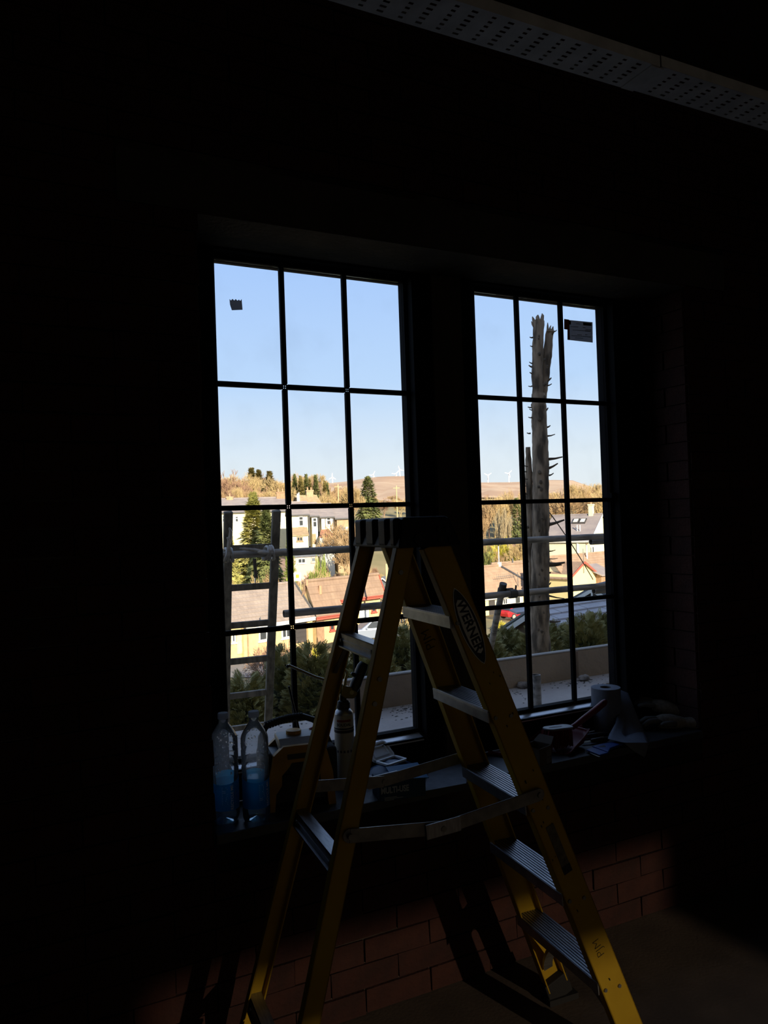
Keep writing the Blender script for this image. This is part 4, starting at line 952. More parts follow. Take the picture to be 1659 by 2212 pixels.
MB().pipe(bb, tb-(tb-bb).normalized()*0.03, SR, SR-0.004, 18).build('tube', 'scaffold_steel', br_t, smooth=True, world=True)
ax = (tb-bb).normalized()
MB().tube([tb-ax*0.045, tb+ax*0.006], 0.028, 16).build('end_cap', 'coupler_steel', br_t, smooth=True, world=True)
MB().tube([tb-ax*0.100, tb-ax*0.040], 0.034, 14).build('coupler_ring', 'coupler_steel', br_t, smooth=True, world=True)
jc = Vector((tb.x+0.045, SY, Z_R2))
MB().pipe(jc-Vector((0.028, 0, 0)), jc+Vector((0.028, 0, 0)), 0.034, 0.0245, 16).build('coupler_band', 'coupler_steel', br_t, smooth=True, world=True)
MB().tube([jc+Vector((0.006, -0.03, 0.034)), jc+Vector((0.012, -0.03, 0.064))], 0.007, 8).build('coupler_bolt', 'coupler_steel', br_t, smooth=True, world=True)
MB().box(jc+Vector((-0.005, 0.03, 0.01)), (0.05, 0.03, 0.06)).build('coupler_body', 'coupler_steel', br_t, world=True)

# ------------------------------------------------------------------ ladder leaning on the scaffold
mat('weathered_alloy', (0.22, 0.192, 0.157), 0.7, 0.1, (0.10, 0.088, 0.072), 8, 0.3, 50, stretch=(4, 4, 0.6))
YT, YBt = SY+0.052, SY+0.75
tl, tr_ = at_y(493, 1103, YT), at_y(597, 1105, YT); bl1, br1 = at_y(487, 1568, YBt), at_y(579, 1568, YBt)
zt_ = (tl.z+tr_.z)/2; zb_ = (bl1.z+br1.z)/2
def ext(a, b, z): t = (z-a.z)/(b.z-a.z); return a+(b-a)*t
gz = ground(bl1.x, YBt+1.2)
Lb, Rb = ext(tl, bl1, gz+0.01), ext(tr_, br1, gz+0.01); Tl, Tr = ext(tl, bl1, zt_), ext(tr_, br1, zt_)
ol = thing('leaning_ladder', 'weathered grey ladder leaning on the scaffold outside the window', 'ladder', ((Lb.x+Rb.x)/2, (Lb.y+Rb.y)/2, gz))
side = (Tr-Tl).normalized()
for a, b in ((Tl, Lb), (Tr, Rb)): bevel(MB().bar(a, b, 0.055, 0.032, side).build('stile', 'weathered_alloy', ol, world=True), 0.004, 1)
k = 0
step_z = 0.262; z = zt_-0.235
while z > gz+0.2:
    a, b = ext(Tl, Lb, z), ext(Tr, Rb, z); bevel(MB().bar(a+side*0.02, b-side*0.02, 0.032, 0.042, (0, 1, 0)).build('rung', 'weathered_alloy', ol, world=True), 0.003, 1); z -= step_z
# polythene ties
mat('polythene', (0.42, 0.38, 0.34), 0.35, 0, (0.20, 0.18, 0.165), 14, 0.4, 30)
def tie(label, px, py, seed, ends):
    rd = random.Random(seed); c = at_y(px, py, SY); c = Vector((c.x, SY, Z_R1)); t = thing('polythene_tie', label, 'tie', tuple(c))
    for w in range(3):
        pts = []; x0 = -0.03+0.022*w
        for q in range(17):
            a = 2*PI*q/16; pts.append(Vector((x0+0.012*math.sin(a+w), 0.020+0.052*math.cos(a)*(1+0.05*rd.random()), 0.040*math.sin(a))))
        MB().tube(pts, [0.009+0.004*rd.random() for _ in pts], 6).build('wrap', 'polythene', t, smooth=True)
    for (dx, dz, ln) in ends:
        pts = [Vector((0, -0.03, 0))]+[Vector((dx*s+0.010*math.sin(6*s+seed), -0.045+0.015*math.sin(5*s), dz*s)) for s in (0.3, 0.6, 0.85, 1.0)]
        MB().tube(pts, [0.012, 0.010, 0.014, 0.011, 0.005], 6).build('loose_end', 'polythene', t, smooth=True)
    return t
tie('grey polythene tie with a long tail knotted round the ladder stile', 497, 1195, 3, ((-0.02, 0.17, 1), (-0.035, 0.11, 1)))
tie('grey polythene tie pulled tight and flat along the upper rail', 586, 1190, 5, ((-0.10, 0.012, 1), (-0.21, 0.040, 1)))
hr0 = at_y(552, 1206, SY); hr = thing('hanging_rod', 'short brown rod hanging below the upper scaffold rail', 'rod', (hr0.x, SY, at_y(552, 1268, SY).z))
MB().tube([at_y(549.5, 1207, SY), at_y(553, 1248, SY)], [0.011, 0.012], 8).build('rod', mat('rod_brown', (0.10, 0.08, 0.06), 0.7), hr, world=True)
MB().tube([at_y(553, 1246, SY), at_y(551, 1268, SY)], 0.0028, 6).build('wire', 'coupler_steel', hr, world=True)

# ------------------------------------------------------------------ conifer hedge
leaf_mat('hedge_green', (0.20, 0.195, 0.075), (0.37, 0.32, 0.12), 3.0)
leaf_mat('hedge_green_b', (0.21, 0.21, 0.09), (0.39, 0.345, 0.145), 3.0)
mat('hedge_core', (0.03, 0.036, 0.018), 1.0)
def frond_arrays():
    """one flat cypress spray: central rib with tapering side sprigs that fork; unit length along +x"""
    V, F = [], []
    def blade(a, b, w):
        a = np.array(a); b = np.array(b); d = b-a; n = np.array([-d[1], d[0], 0]); n = n/np.linalg.norm(n)*w; o = len(V)
        V.extend([a, a+d*0.45+n, b, a+d*0.45-n]); F.extend([(o, o+3, o+2, o+1)])
    blade((0, 0, 0), (1, 0, -0.12), 0.03)
    for k in range(5):
        x = 0.14+0.16*k; L = 0.46*(1-(x-0.14)*0.9)+0.06
        for s in (-1, 1):
            blade((x, 0, -0.12*x), (x+L*0.74, s*L*0.62, -0.12*x-0.08*L), 0.034)
            blade((x+L*0.34, s*L*0.28, -0.12*x-0.03*L), (x+L*0.80, s*L*0.34, -0.12*x-0.10*L), 0.028)
    return np.array(V, float), np.array(F)
FV, FF = frond_arrays()
def scatter(points, dirs, sizes, ups, fv=FV, ff=FF):
    n = len(points); d = dirs/np.linalg.norm(dirs, axis=1, keepdims=True); y = np.cross(ups, d); y /= np.linalg.norm(y, axis=1, keepdims=True)+1e-9; z = np.cross(d, y)
    v = points[:, None, :] + sizes[:, None, None]*(fv[None, :, 0:1]*d[:, None, :]+fv[None, :, 1:2]*y[:, None, :]+fv[None, :, 2:3]*z[:, None, :])
    f = ff[None]+np.arange(n)[:, None, None]*len(fv)
    return v.reshape(-1, 3), f.reshape(-1, ff.shape[1])
HPH, HPR = 2.0, 0.36
def hedge_mesh(seed, n, matn):
    r = np.random.default_rng(seed); rad, H = HPR, HPH
    h = np.clip(r.uniform(0, 1, n)**0.62, 0.02, 1); a = r.uniform(0, 2*PI, n)
    prof = rad*np.sqrt(np.clip(1-(h*0.985)**3.0, 0.012, 1))*(1+0.14*np.sin(3*a+seed)+0.12*np.sin(9*h+2*a))
    rr = prof*r.uniform(0.82, 1.06, n)
    P = np.stack([rr*np.cos(a), rr*np.sin(a), H*h*(0.96+0.06*np.sin(4*a+seed))], 1)
    d = np.stack([np.cos(a)+r.normal(0, 0.5, n), np.sin(a)+r.normal(0, 0.5, n), 0.30+0.9*h**2+r.normal(0, 0.4, n)], 1)
    up = np.stack([r.normal(0, 0.6, n), r.normal(0, 0.6, n), np.ones(n)], 1)
    Vv, Ff = scatter(P, d, r.uniform(0.07, 0.16, n), up)
    o = raw_mesh('foliage', Vv, Ff, MATS[matn]); me = o.data; bpy.data.objects.remove(o); return me
hedge_meshes = [hedge_mesh(41+i, 3400, ('hedge_green', 'hedge_green_b')[i % 2]) for i in range(4)]
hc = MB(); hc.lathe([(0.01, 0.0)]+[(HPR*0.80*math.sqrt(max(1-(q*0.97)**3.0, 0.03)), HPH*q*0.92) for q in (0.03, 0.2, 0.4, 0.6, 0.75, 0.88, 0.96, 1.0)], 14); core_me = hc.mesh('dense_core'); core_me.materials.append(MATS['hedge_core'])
hs = MB(); hs.tube([(0, 0, -0.1), (0, 0, HPH*0.8)], [0.05, 0.02], 6); stem_me = hs.mesh('stem'); stem_me.materials.append(MATS['debris_dark'])
def hedge_plant(px, pytop, D, rad, n, seed, label, matn):
    c = at_d(px, pytop, D); gz = ground(c.x, c.y); H = c.z-gz
    t = thing('conifer_shrub', label, 'hedge', (c.x, c.y, gz), seed*1.7, 'conifer hedge beyond the terrace')
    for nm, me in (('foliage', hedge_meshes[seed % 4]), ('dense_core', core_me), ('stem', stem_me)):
        o = bpy.data.objects.new(nm, me); COL.objects.link(o); o.parent = t; o.scale = (rad/HPR, rad/HPR, H/HPH)
        if nm == 'foliage': o['kind'] = 'stuff'
    return t
HL = 'dark green cypress shrub of the shaded hedge beyond the terrace'
hedge_top = [(150, 1490), (480, 1490), (560, 1462), (612, 1412), (672, 1405), (735, 1412), (800, 1415), (862, 1368), (925, 1356), (985, 1360), (1050, 1384), (1110, 1362), (1172, 1364), (1215, 1350), (1270, 1342), (1330, 1328), (1500, 1316)]
for i in range(21):                       # two staggered rows, plants just meeting
    row = i % 2; f = (i//2+(0.5 if row else 0.0))/10.3
    q = Vector((CAM.x, CAM.y, 0))+RHV*(-3.05+7.55*f)+FH*(8.1+3.3*f+0.62*row)
    D_, l_ = DL(q); px = 829.5+FPX*l_/D_
    hedge_plant(px, float(np.interp(px, [a for a, _ in hedge_top], [b for _, b in hedge_top])), D_, 0.36, 0, 100+i, HL, 'hedge_green')

# ------------------------------------------------------------------ stripped tree trunk
mat('bark_grey', (0.32, 0.235, 0.16), 0.95, 0, (0.075, 0.054, 0.036), 10, 1.0, 26, stretch=(1, 1, 0.30), detail=10, contrast=(0.40, 0.60))
mat('bark_dark', (0.085, 0.062, 0.042), 0.95, 0, (0.13, 0.095, 0.065), 12)
TD = 9.5; tb_ = at_d(1166, 1420, TD); tg = ground(tb_.x, tb_.y)
tk = thing('stripped_trunk', 'tall limbless tree trunk with broken top and branch stubs', 'tree', (tb_.x, tb_.y, tg))
def tpath(pix, dD=0.0): return [at_d(x, y, TD+dD) for x, y in pix]
def limb(name, pix, w, dD=0.0, seg=5, n=14, seed=0, base=None):
    """bumpy trunk through photo points, w = widths in pixels"""
    rd = random.Random(seed); P = tpath(pix, dD)
    if base: P = [base]+P; w = [w[0]*1.12]+list(w)
    pts, rs = [], []
    for i in range(len(P)-1):
        for k in range(seg): t = k/seg; pts.append(P[i].lerp(P[i+1], t)); rs.append((w[i]+(w[i+1]-w[i])*t)/2*TD/FPX*rd.uniform(0.94, 1.06))
    pts.append(P[-1]); rs.append(w[-1]/2*TD/FPX)
    mb = MB().tube(pts, rs, n); mb.v = [(x+rd.gauss(0, 0.0035), y+rd.gauss(0, 0.0035), z) for x, y, z in mb.v]
    return mb.build(name, 'bark_grey', tk, smooth=True, world=True)
main = limb('trunk', [(1167, 1410), (1166, 1330), (1167, 1250), (1168, 1150), (1168, 1060), (1168, 990), (1166, 930), (1164, 880), (1163, 850)], [44, 41, 39, 37, 36, 36, 34, 31, 29], seed=1, base=Vector((tb_.x, tb_.y, tg-0.1)))
limb('trunk', [(1161, 865), (1161, 800), (1162, 740), (1164, 692)], [24, 24, 23, 22], seed=2)
limb('trunk', [(1166, 890), (1175, 830), (1182, 770), (1188, 712)], [20, 20, 19, 16], dD=0.05, seed=3)
limb('trunk', [(1147, 1410), (1146, 1300), (1146, 1180), (1144, 1080), (1142, 1010), (1140, 966)], [12, 14, 15, 16, 14, 10], dD=0.12, seed=4, base=Vector((tb_.x-0.12, tb_.y+0.1, tg-0.1)))
def spike(pts, w, matn='bark_dark', dD=0.0, name='branch_stub'):
    P = tpath(pts, dD); MB().tube(P, [max(a/2*TD/FPX, 0.004) for a in w], 6).build(name, matn, tk, smooth=True, world=True)
for pts, w in (([(1155, 700), (1152, 690), (1150, 684)], (9, 6, 2)), ([(1162, 695), (1161, 684), (1162, 680)], (12, 8, 2)), ([(1170, 694), (1172, 682), (1171, 677)], (10, 7, 1.5)), ([(1154, 706), (1150, 700), (1148, 694)], (6, 4, 1.5)),
               ([(1183, 716), (1183, 704), (1183, 697)], (6, 4, 1.5)), ([(1188, 716), (1188, 708), (1190, 703)], (7, 4, 1.5)), ([(1193, 716), (1194, 708), (1195, 705)], (6, 4, 1.5))):
    spike(pts, w, 'bark_grey', name='splinter')
L_st = [((1151, 729), (1144, 728), 3), ((1152, 748), (1145, 747), 2.5), ((1151, 785), (1143, 782), 2.5), ((1151, 793), (1142, 789), 3.5), ((1151, 807), (1144, 804), 3), ((1150, 834), (1141, 834), 2.5), ((1150, 880), (1140, 879), 3), ((1150, 886), (1143, 883), 2), ((1149, 902), (1141, 901), 2.5), ((1146, 936), (1138, 935), 3), ((1140, 1008), (1128, 1003), 2), ((1138, 1019), (1127, 1017), 2.5), ((1140, 1035), (1131, 1033), 2), ((1140, 1050), (1131, 1048), 2), ((1139, 1066), (1129, 1066), 4), ((1142, 1138), (1131, 1140), 5), ((1142, 1212), (1134, 1212), 4), ((1142, 1223), (1135, 1221), 2)]
R_st = [((1192, 722), (1197, 716), 4), ((1197, 716), (1203, 713), 2.5), ((1182, 823), (1191, 816), 4), ((1182, 833), (1192, 829), 3), ((1176, 890), (1184, 881), 4), ((1181, 923), (1189, 919), 3.5), ((1182, 942), (1199, 938), 3), ((1184, 992), (1215, 987), 5), ((1184, 1012), (1205, 1001), 4.5), ((1186, 1027), (1196, 1022), 3), ((1182, 1134), (1219, 1123), 6), ((1184, 1191), (1200, 1188), 2.5), ((1184, 1207), (1205, 1206), 2), ((1184, 1219), (1220, 1215), 7), ((1186, 1222), (1214, 1220), 4), ((1186, 1237), (1190, 1236), 4), ((1186, 1287), (1219, 1293), 3), ((1188, 1343), (1211, 1342), 4), ((1186, 1262), (1190, 1258), 3)]
for (a, b, w) in L_st + R_st:
    mid = ((a[0]+b[0])/2, (a[1]+b[1])/2+1.0); spike([a, mid, b], (w*1.5, w, w*0.6), dD=random.uniform(-0.03, 0.03))
rd = random.Random(21)
for k in range(26):     # knots on the face of the trunk
    y = rd.uniform(720, 1390); x = rd.uniform(1156, 1180) if y > 880 else rd.uniform(1155, 1185)
    c = at_d(x, y, TD-0.10); s = rd.uniform(0.010, 0.022); mb = MB(); mb.blob(c, (s, s, s*1.3), 7, 5, 0.25, rd); mb.build('knot', 'bark_dark', tk, smooth=True, world=True)
p0, p1, p2, p3 = at_d(1183, 1102, TD-0.05), at_d(1202, 1127, TD+0.8), at_d(1240, 1180, TD+2.2), at_d(1281, 1252, TD+4.2)
pts = []
for k in range(25):
    t = k/24; pts.append(p0*(1-t)**3+p1*(3*t*(1-t)**2)+p2*(3*t*t*(1-t))+p3*t**3)
q = pts[-1]; o = MB().tube([p-p0 for p in pts], 0.008, 6).build('cable', 'radio_black', smooth=True); o.location = p0; tag(o, 'thin black cable sagging from the trunk towards the shed roof', 'cable')
# ================================================================== OUTSIDE, FAR: HOUSES
def tile_mat(name, c1, c2):
    """concrete roof tiles: each tile a slightly different tone, thin dark joints"""
    m = mat(name, c1, 0.85, 0, c2, 1.2, detail=6); t = m.node_tree; b = t.nodes['Principled BSDF']
    src = b.inputs['Base Color'].links[0].from_socket
    tc = t.nodes.new('ShaderNodeTexCoord'); br = t.nodes.new('ShaderNodeTexBrick'); br.inputs['Scale'].default_value = 1.0; br.inputs['Brick Width'].default_value = 0.30; br.inputs['Row Height'].default_value = 0.25; br.inputs['Mortar Size'].default_value = 0.014
    br.inputs['Color1'].default_value = (0.92, 0.92, 0.92, 1); br.inputs['Color2'].default_value = (1.08, 1.08, 1.08, 1); br.inputs['Mortar'].default_value = (0.80, 0.79, 0.78, 1)
    t.links.new(tc.outputs['Object'], br.inputs['Vector']); mx = t.nodes.new('ShaderNodeMix'); mx.data_type = 'RGBA'; mx.blend_type = 'MULTIPLY'; mx.inputs[0].default_value = 1.0
    t.links.new(src, mx.inputs[6]); t.links.new(br.outputs['Color'], mx.inputs[7]); t.links.new(mx.outputs[2], b.inputs['Base Color'])
tile_mat('tile_pale', (0.33, 0.265, 0.225), (0.27, 0.215, 0.185))
tile_mat('tile_brown', (0.31, 0.21, 0.145), (0.25, 0.165, 0.115))
tile_mat('tile_orange', (0.37, 0.25, 0.17), (0.30, 0.20, 0.135))
mat('tile_red', (0.42, 0.19, 0.11), 0.85, 0, (0.34, 0.15, 0.09), 2)
mat('slate', (0.235, 0.20, 0.20), 0.7, 0, (0.30, 0.255, 0.24), 0.9, detail=6)
mat('slate_dark', (0.115, 0.125, 0.145), 0.6, 0, (0.16, 0.17, 0.19), 1.5)
mat('brick_yellow', (0.66, 0.50, 0.25), 0.9, 0, (0.56, 0.41, 0.20), 3, detail=8)
mat('brick_brown', (0.36, 0.22, 0.13), 0.9, 0, (0.28, 0.17, 0.10), 5, detail=8)
mat('render_cream', (0.78, 0.70, 0.46), 0.9, 0, (0.72, 0.64, 0.41), 0.8)
mat('render_white', (0.80, 0.77, 0.66), 0.9, 0, (0.74, 0.71, 0.60), 0.8)
mat('render_yellow', (0.76, 0.64, 0.32), 0.9, 0, (0.70, 0.58, 0.28), 0.8)
mat('stone_brown', (0.42, 0.30, 0.18), 0.9, 0, (0.32, 0.225, 0.135), 2.5, detail=8)
mat('stone_purple', (0.16, 0.095, 0.085), 0.9, 0, (0.12, 0.075, 0.07), 4, detail=8)
mat('paint_white', (0.80, 0.79, 0.74), 0.6)
mat('paint_red', (0.42, 0.09, 0.06), 0.6)
mat('paint_dark', (0.055, 0.050, 0.050), 0.5)
mat('paint_pink', (0.62, 0.42, 0.36), 0.6)
mat('pane_dark', (0.045, 0.05, 0.055), 0.12)
mat('pane_sky', (0.16, 0.18, 0.21), 0.10)
mat('lead', (0.12, 0.12, 0.125), 0.6)
mat('clay_pot', (0.50, 0.26, 0.15), 0.8)

class House:
    """gabled house; local x along the front eave, y away from the camera, z up from its ground"""
    def __init__(s, name, label, eL, eR, ze, ridge_px, zr, walls, roof, ext=(0, 0), sections=None, gable_walls=None, setback=0.35, cat='house', group=None, base=None, depth=None, course=0.34, back_run=None):
        if len(eL) == 3:                                    # corners given by distance
            P, Q = at_d(*eL), at_d(*eR); P.z = Q.z = (P.z+Q.z)/2; ze = P.z-EYE
        else: P, Q = at_z(*eL, rel(ze)), at_z(*eR, rel(ze))
        if len(ridge_px) == 3: zr = at_d(*ridge_px).z-EYE
        u = Vector((Q.x-P.x, Q.y-P.y, 0)); L = u.length; u.normalize(); n = Vector((-u.y, u.x, 0))
        run = (at_z(*ridge_px[:2], rel(zr))-P).dot(n) if depth is None else depth
        P = P-u*ext[0]; L += ext[0]+ext[1]
        mid = P+u*(L/2)+n*run; gz = min(ground(*(P+u*a+n*b)[:2]) for a in (0, L) for b in (0, run*2)) if base is None else rel(base)
        s.u, s.n, s.L, s.run, s.gz, s.P = u, n, L, run, gz, P; s.he, s.hr = rel(ze)-gz, rel(zr)-gz; s.sb = setback
        s.t = thing(name, label, cat, (P.x, P.y, gz), math.atan2(u.y, u.x), group)
        s.sections = sections or [(0, L, run)]; s.slope = (s.hr-s.he)/run; br = back_run or run
        s.roofmat = roof; s.wallmat = walls
        th = 0.14
        for (a, b, rn) in s.sections:                       # walls under each section of the front slope
            y0 = run-rn+setback; zf = s.hr-s.slope*(rn-setback)-th; yb = run+br-setback; zb_ = s.hr-s.slope*(br-setback)-th
            a2, b2 = a+(0.25 if a < 0.01 else 0), b-(0.25 if b > L-0.01 else 0)
            MB().prism([(a2, y0, 0), (a2, yb, 0), (a2, yb, zb_), (a2, run, s.hr-th), (a2, y0, zf)], (b2-a2, 0, 0)).build('wall', walls, s.t)
        for (a, b, rn) in s.sections: s.slab(a, b, run, -rn, s.hr, s.slope, roof, course)
        s.slab(0, L, run, br, s.hr, s.slope, roof, course)
        rb = MB(); rb.tube([(-0.02, run, s.hr+0.03), (L+0.02, run, s.hr+0.03)], 0.13, 8); rb.build('ridge_tiles', roof, s.t)
    def slab(s, a, b, yr, rn, hr, slope, roof, course):
        """tiled slope from the ridge line y=yr out by rn (negative: towards the front), laid in lapped courses"""
        ln = math.hypot(rn, slope*rn); k = max(3, int(ln/course)); mb = MB(); sg = 1 if rn > 0 else -1
        for i in range(k):
            t0, t1 = i/k, (i+1)/k
            ya, yb = yr+rn*t0, yr+rn*t1; za, zb = hr-slope*abs(rn)*t0, hr-slope*abs(rn)*t1; lift = 0.02 if 'slate' in roof else 0.05
            mb.add([(a, ya, za), (b, ya, za), (b, yb, zb+lift), (a, yb, zb+lift), (a, ya, za-0.10), (b, ya, za-0.10), (b, yb, zb-0.10), (a, yb, zb-0.10)],
                   [(0, 1, 2, 3), (4, 7, 6, 5), (3, 2, 6, 7), (0, 3, 7, 4), (1, 5, 6, 2)])
        return mb.build('roof_slope', roof, s.t)
    def on(s, px, py, y):
        """local x,z of a photo point on the plane y = const of the house"""
        o = s.P+s.n*y; v = ray(px, py); t = (o-CAM).dot(s.n)/v.dot(s.n); q = CAM+v*t-s.P; return q.dot(s.u), q.z+s.P.z-s.gz
    def front_y(s, x):
        for (a, b, rn) in s.sections:
            if a-0.1 <= x <= b+0.1: return s.run-rn+s.sb
        return s.sb
    def rect(s, x0, y0, x1, y1, y=None):
        yy = y if y is not None else s.front_y(s.on((x0+x1)/2, (y0+y1)/2, s.sb)[0])
        ax, az = s.on((x0+x1)/2, y1, yy); bx_, bz = s.on((x0+x1)/2, y0, yy); lx, _ = s.on(x0, (y0+y1)/2, yy); rx, _ = s.on(x1, (y0+y1)/2, yy)
        return lx, rx, az, bz, yy
    def window(s, x0, y0, x1, y1, frame='paint_white', pane='pane_dark', bars=(1, 1), y=None, sill=True):
        a, b, z0, z1, yy = s.rect(x0, y0, x1, y1, y); fw_ = 0.09
        w = MB(); w.span(a, b, yy-0.05, yy+0.02, z0, z0+fw_); w.span(a, b, yy-0.05, yy+0.02, z1-fw_, z1); w.span(a, a+fw_, yy-0.05, yy+0.02, z0, z1); w.span(b-fw_, b, yy-0.05, yy+0.02, z0, z1)
        for i in range(1, bars[0]): c = a+(b-a)*i/bars[0]; w.span(c-0.04, c+0.04, yy-0.045, yy+0.02, z0, z1)
        for i in range(1, bars[1]): c = z0+(z1-z0)*(0.62 if bars[1] == 2 else i/bars[1]); w.span(a, b, yy-0.045, yy+0.02, c-0.05, c+0.05)
        if sill: w.span(a-0.08, b+0.08, yy-0.12, yy+0.02, z0-0.10, z0)
        o = w.build('window', frame, s.t); MB().span(a+0.02, b-0.02, yy-0.02, yy+0.015, z0+0.02, z1-0.02).build('pane', pane, o); return o
    def panel(s, name, x0, y0, x1, y1, material, thick=0.06, y=None, lines=0):
        a, b, z0, z1, yy = s.rect(x0, y0, x1, y1, y); o = MB().span(a, b, yy-thick, yy+0.01, z0, z1).build(name, material, s.t)
        for i in range(lines):
            z = z0+(z1-z0)*(i+0.5)/lines; MB().span(a+0.06, b-0.06, yy-thick-0.03, yy-thick+0.005, z-(z1-z0)/lines*0.36, z+(z1-z0)/lines*0.36).build('door_panel', material, o)
        return o
    def fascia(s, a, b, rn, material, h=0.20):
        z = s.hr-s.slope*rn; y = s.run-rn; o = MB().span(a, b, y-0.03, y+0.02, z-h-0.05, z-0.02).build('fascia', material, s.t)
        MB().tube([(a, y-0.08, z-0.04), (b, y-0.08, z-0.04)], 0.055, 8).build('gutter', material, s.t); return o
    def barge(s, x, material, rn=None, h=0.24, front_only=False):
        rn = rn or s.run
        MB().bar((x, s.run-rn, s.hr-s.slope*rn-0.06), (x, s.run, s.hr-0.06), 0.06, h, (1, 0, 0)).build('bargeboard', material, s.t)
        if not front_only: MB().bar((x, s.run+rn, s.hr-s.slope*rn-0.06), (x, s.run, s.hr-0.06), 0.06, h, (1, 0, 0)).build('bargeboard', material, s.t)
    def chimney(s, px, w, d, h, material, pots=2, yoff=0.0):
        x, _ = s.on(px, 1100, s.run+yoff); c = MB().span(x-w/2, x+w/2, s.run+yoff-d/2, s.run+yoff+d/2, s.hr-abs(yoff)*s.slope-0.9, s.hr+h).build('chimney', material, s.t)
        MB().span(x-w/2-0.08, x+w/2+0.08, s.run+yoff-d/2-0.08, s.run+yoff+d/2+0.08, s.hr+h-0.18, s.hr+h).build('chimney_cap', material, c)
        for i in range(pots):
            xx = x+(i-(pots-1)/2)*w/max(pots, 1); MB().lathe([(0.13, 0), (0.10, 0.45), (0.12, 0.5), (0.09, 0.5)], 10, (xx, s.run+yoff, s.hr+h)).build('chimney_pot', 'clay_pot', c)
    def slope_pt(s, px, py):
        best = None
        for i in range(240):
            y = s.run*(i/220-0.02); x, z = s.on(px, py, y); zz = s.hr-s.slope*(s.run-y)
            if best is None or abs(z-zz) < best[0]: best = (abs(z-zz), x, y, zz)
        return Vector(best[1:])
    def pipe(s, px, py, h, r=0.06, material='paint_white', t=None):
        """vent pipe standing on the front slope at a photo point"""
        o = s.P+s.n*s.run; best = None
        for i in range(200):
            y = s.run*i/200; x, z = s.on(px, py, y); zz = s.hr-s.slope*(s.run-y)
            if best is None or abs(z-zz) < best[0]: best = (abs(z-zz), x, y, zz)
        _, x, y, z = best; MB().tube([(x, y, z-0.1), (x, y, z+h)], r, 8).build('vent_pipe', material, s.t, smooth=True)

# --- bungalow with the pale roof, left-hand half of the near pair
zA = -6.7
pL = at_z(532, 1354, rel(zA)); pRr = at_z(682, 1332, rel(zA)); LA = (Vector((pRr.x-pL.x, pRr.y-pL.y, 0))).length
run_A = None
A = House('bungalow', 'cream brick bungalow with pale tiled roof and dark garage door', (532, 1354), (682, 1332), zA, (604, 1262), -4.3, 'brick_yellow', 'tile_pale', ext=(7.0, 0.0), sections=None)
for o in list(A.t.children):
    if o.name.startswith(('wall', 'roof_slope', 'ridge_tiles')): bpy.data.objects.remove(o)
bpy.data.objects.remove(A.t)
rA = A.run
A = House('bungalow', 'cream brick bungalow with pale tiled roof and dark garage door', (532, 1354), (682, 1332), zA, (604, 1262), -4.3, 'brick_yellow', 'tile_pale', ext=(7.0, 0.0), sections=[(0, 7.0, rA*0.88), (7.0, 7.0+LA, rA)])
A.fascia(7.0, A.L, rA, 'paint_white'); A.fascia(0, 7.0, rA*0.88, 'paint_white'); MB().bar((6.97, 0.0, A.he-0.04), (6.97, rA*0.12, A.he+A.slope*rA*0.12-0.04), 0.08, 0.26, (1, 0, 0)).build('bargeboard', 'lead', A.t); A.barge(A.L, 'lead', rA, h=0.46)
A.window(500, 1362, 508, 1388); A.panel('door', 511, 1360, 524, 1412, 'paint_pink', lines=2); A.window(559, 1356, 577, 1384); A.window(608, 1350, 628, 1378, bars=(2, 1))
A.panel('garage_door', 637, 1345, 661, 1388, 'paint_dark', lines=4); A.panel('pier', 662, 1342, 672, 1392, 'brick_yellow', 0.2)
A.panel('downpipe', 534, 1362, 536, 1418, 'stone_brown', 0.10); A.panel('brick_panel', 525, 1362, 533, 1416, 'brick_brown', 0.03)
A.pipe(551, 1270, 0.9, 0.04, 'lead'); A.pipe(563, 1348, 0.5, 0.03, 'lead')
# --- its right-hand half
B = House('bungalow', 'cream brick bungalow with brown tiled roof and red fascia', (684, 1333), (842, 1311), -6.7, (640, 1258), -4.15, 'brick_yellow', 'tile_brown', depth=None)
rB = B.run; LB = B.L
for o in list(B.t.children): bpy.data.objects.remove(o)
bpy.data.objects.remove(B.t)
B = House('bungalow', 'cream brick bungalow with brown tiled roof and red fascia', (684, 1333), (842, 1311), -6.7, (640, 1258), -4.15, 'brick_yellow', 'tile_brown', sections=[(0, LB*0.36, rB), (LB*0.36, LB, rB*0.62)])
B.fascia(0, LB*0.36, rB, 'paint_red'); B.fascia(LB*0.36, LB, rB*0.62, 'paint_red'); B.barge(LB, 'paint_red')
B.window(712, 1342, 722, 1362, 'paint_red'); B.panel('stone_panel', 684, 1342, 700, 1392, 'brick_brown', 0.04)
B.panel('garage_door', 776, 1312, 796, 1346, 'paint_white', lines=3); B.window(802, 1308, 812, 1322, 'paint_red'); B.panel('door', 818, 1305, 828, 1344, 'stone_brown'); B.panel('brick_panel', 830, 1304, 838, 1344, 'paint_red', 0.04)
B.pipe(692, 1281, 0.55, 0.13, 'clay_pot'); B.pipe(663, 1262, 0.35, 0.10, 'clay_pot')
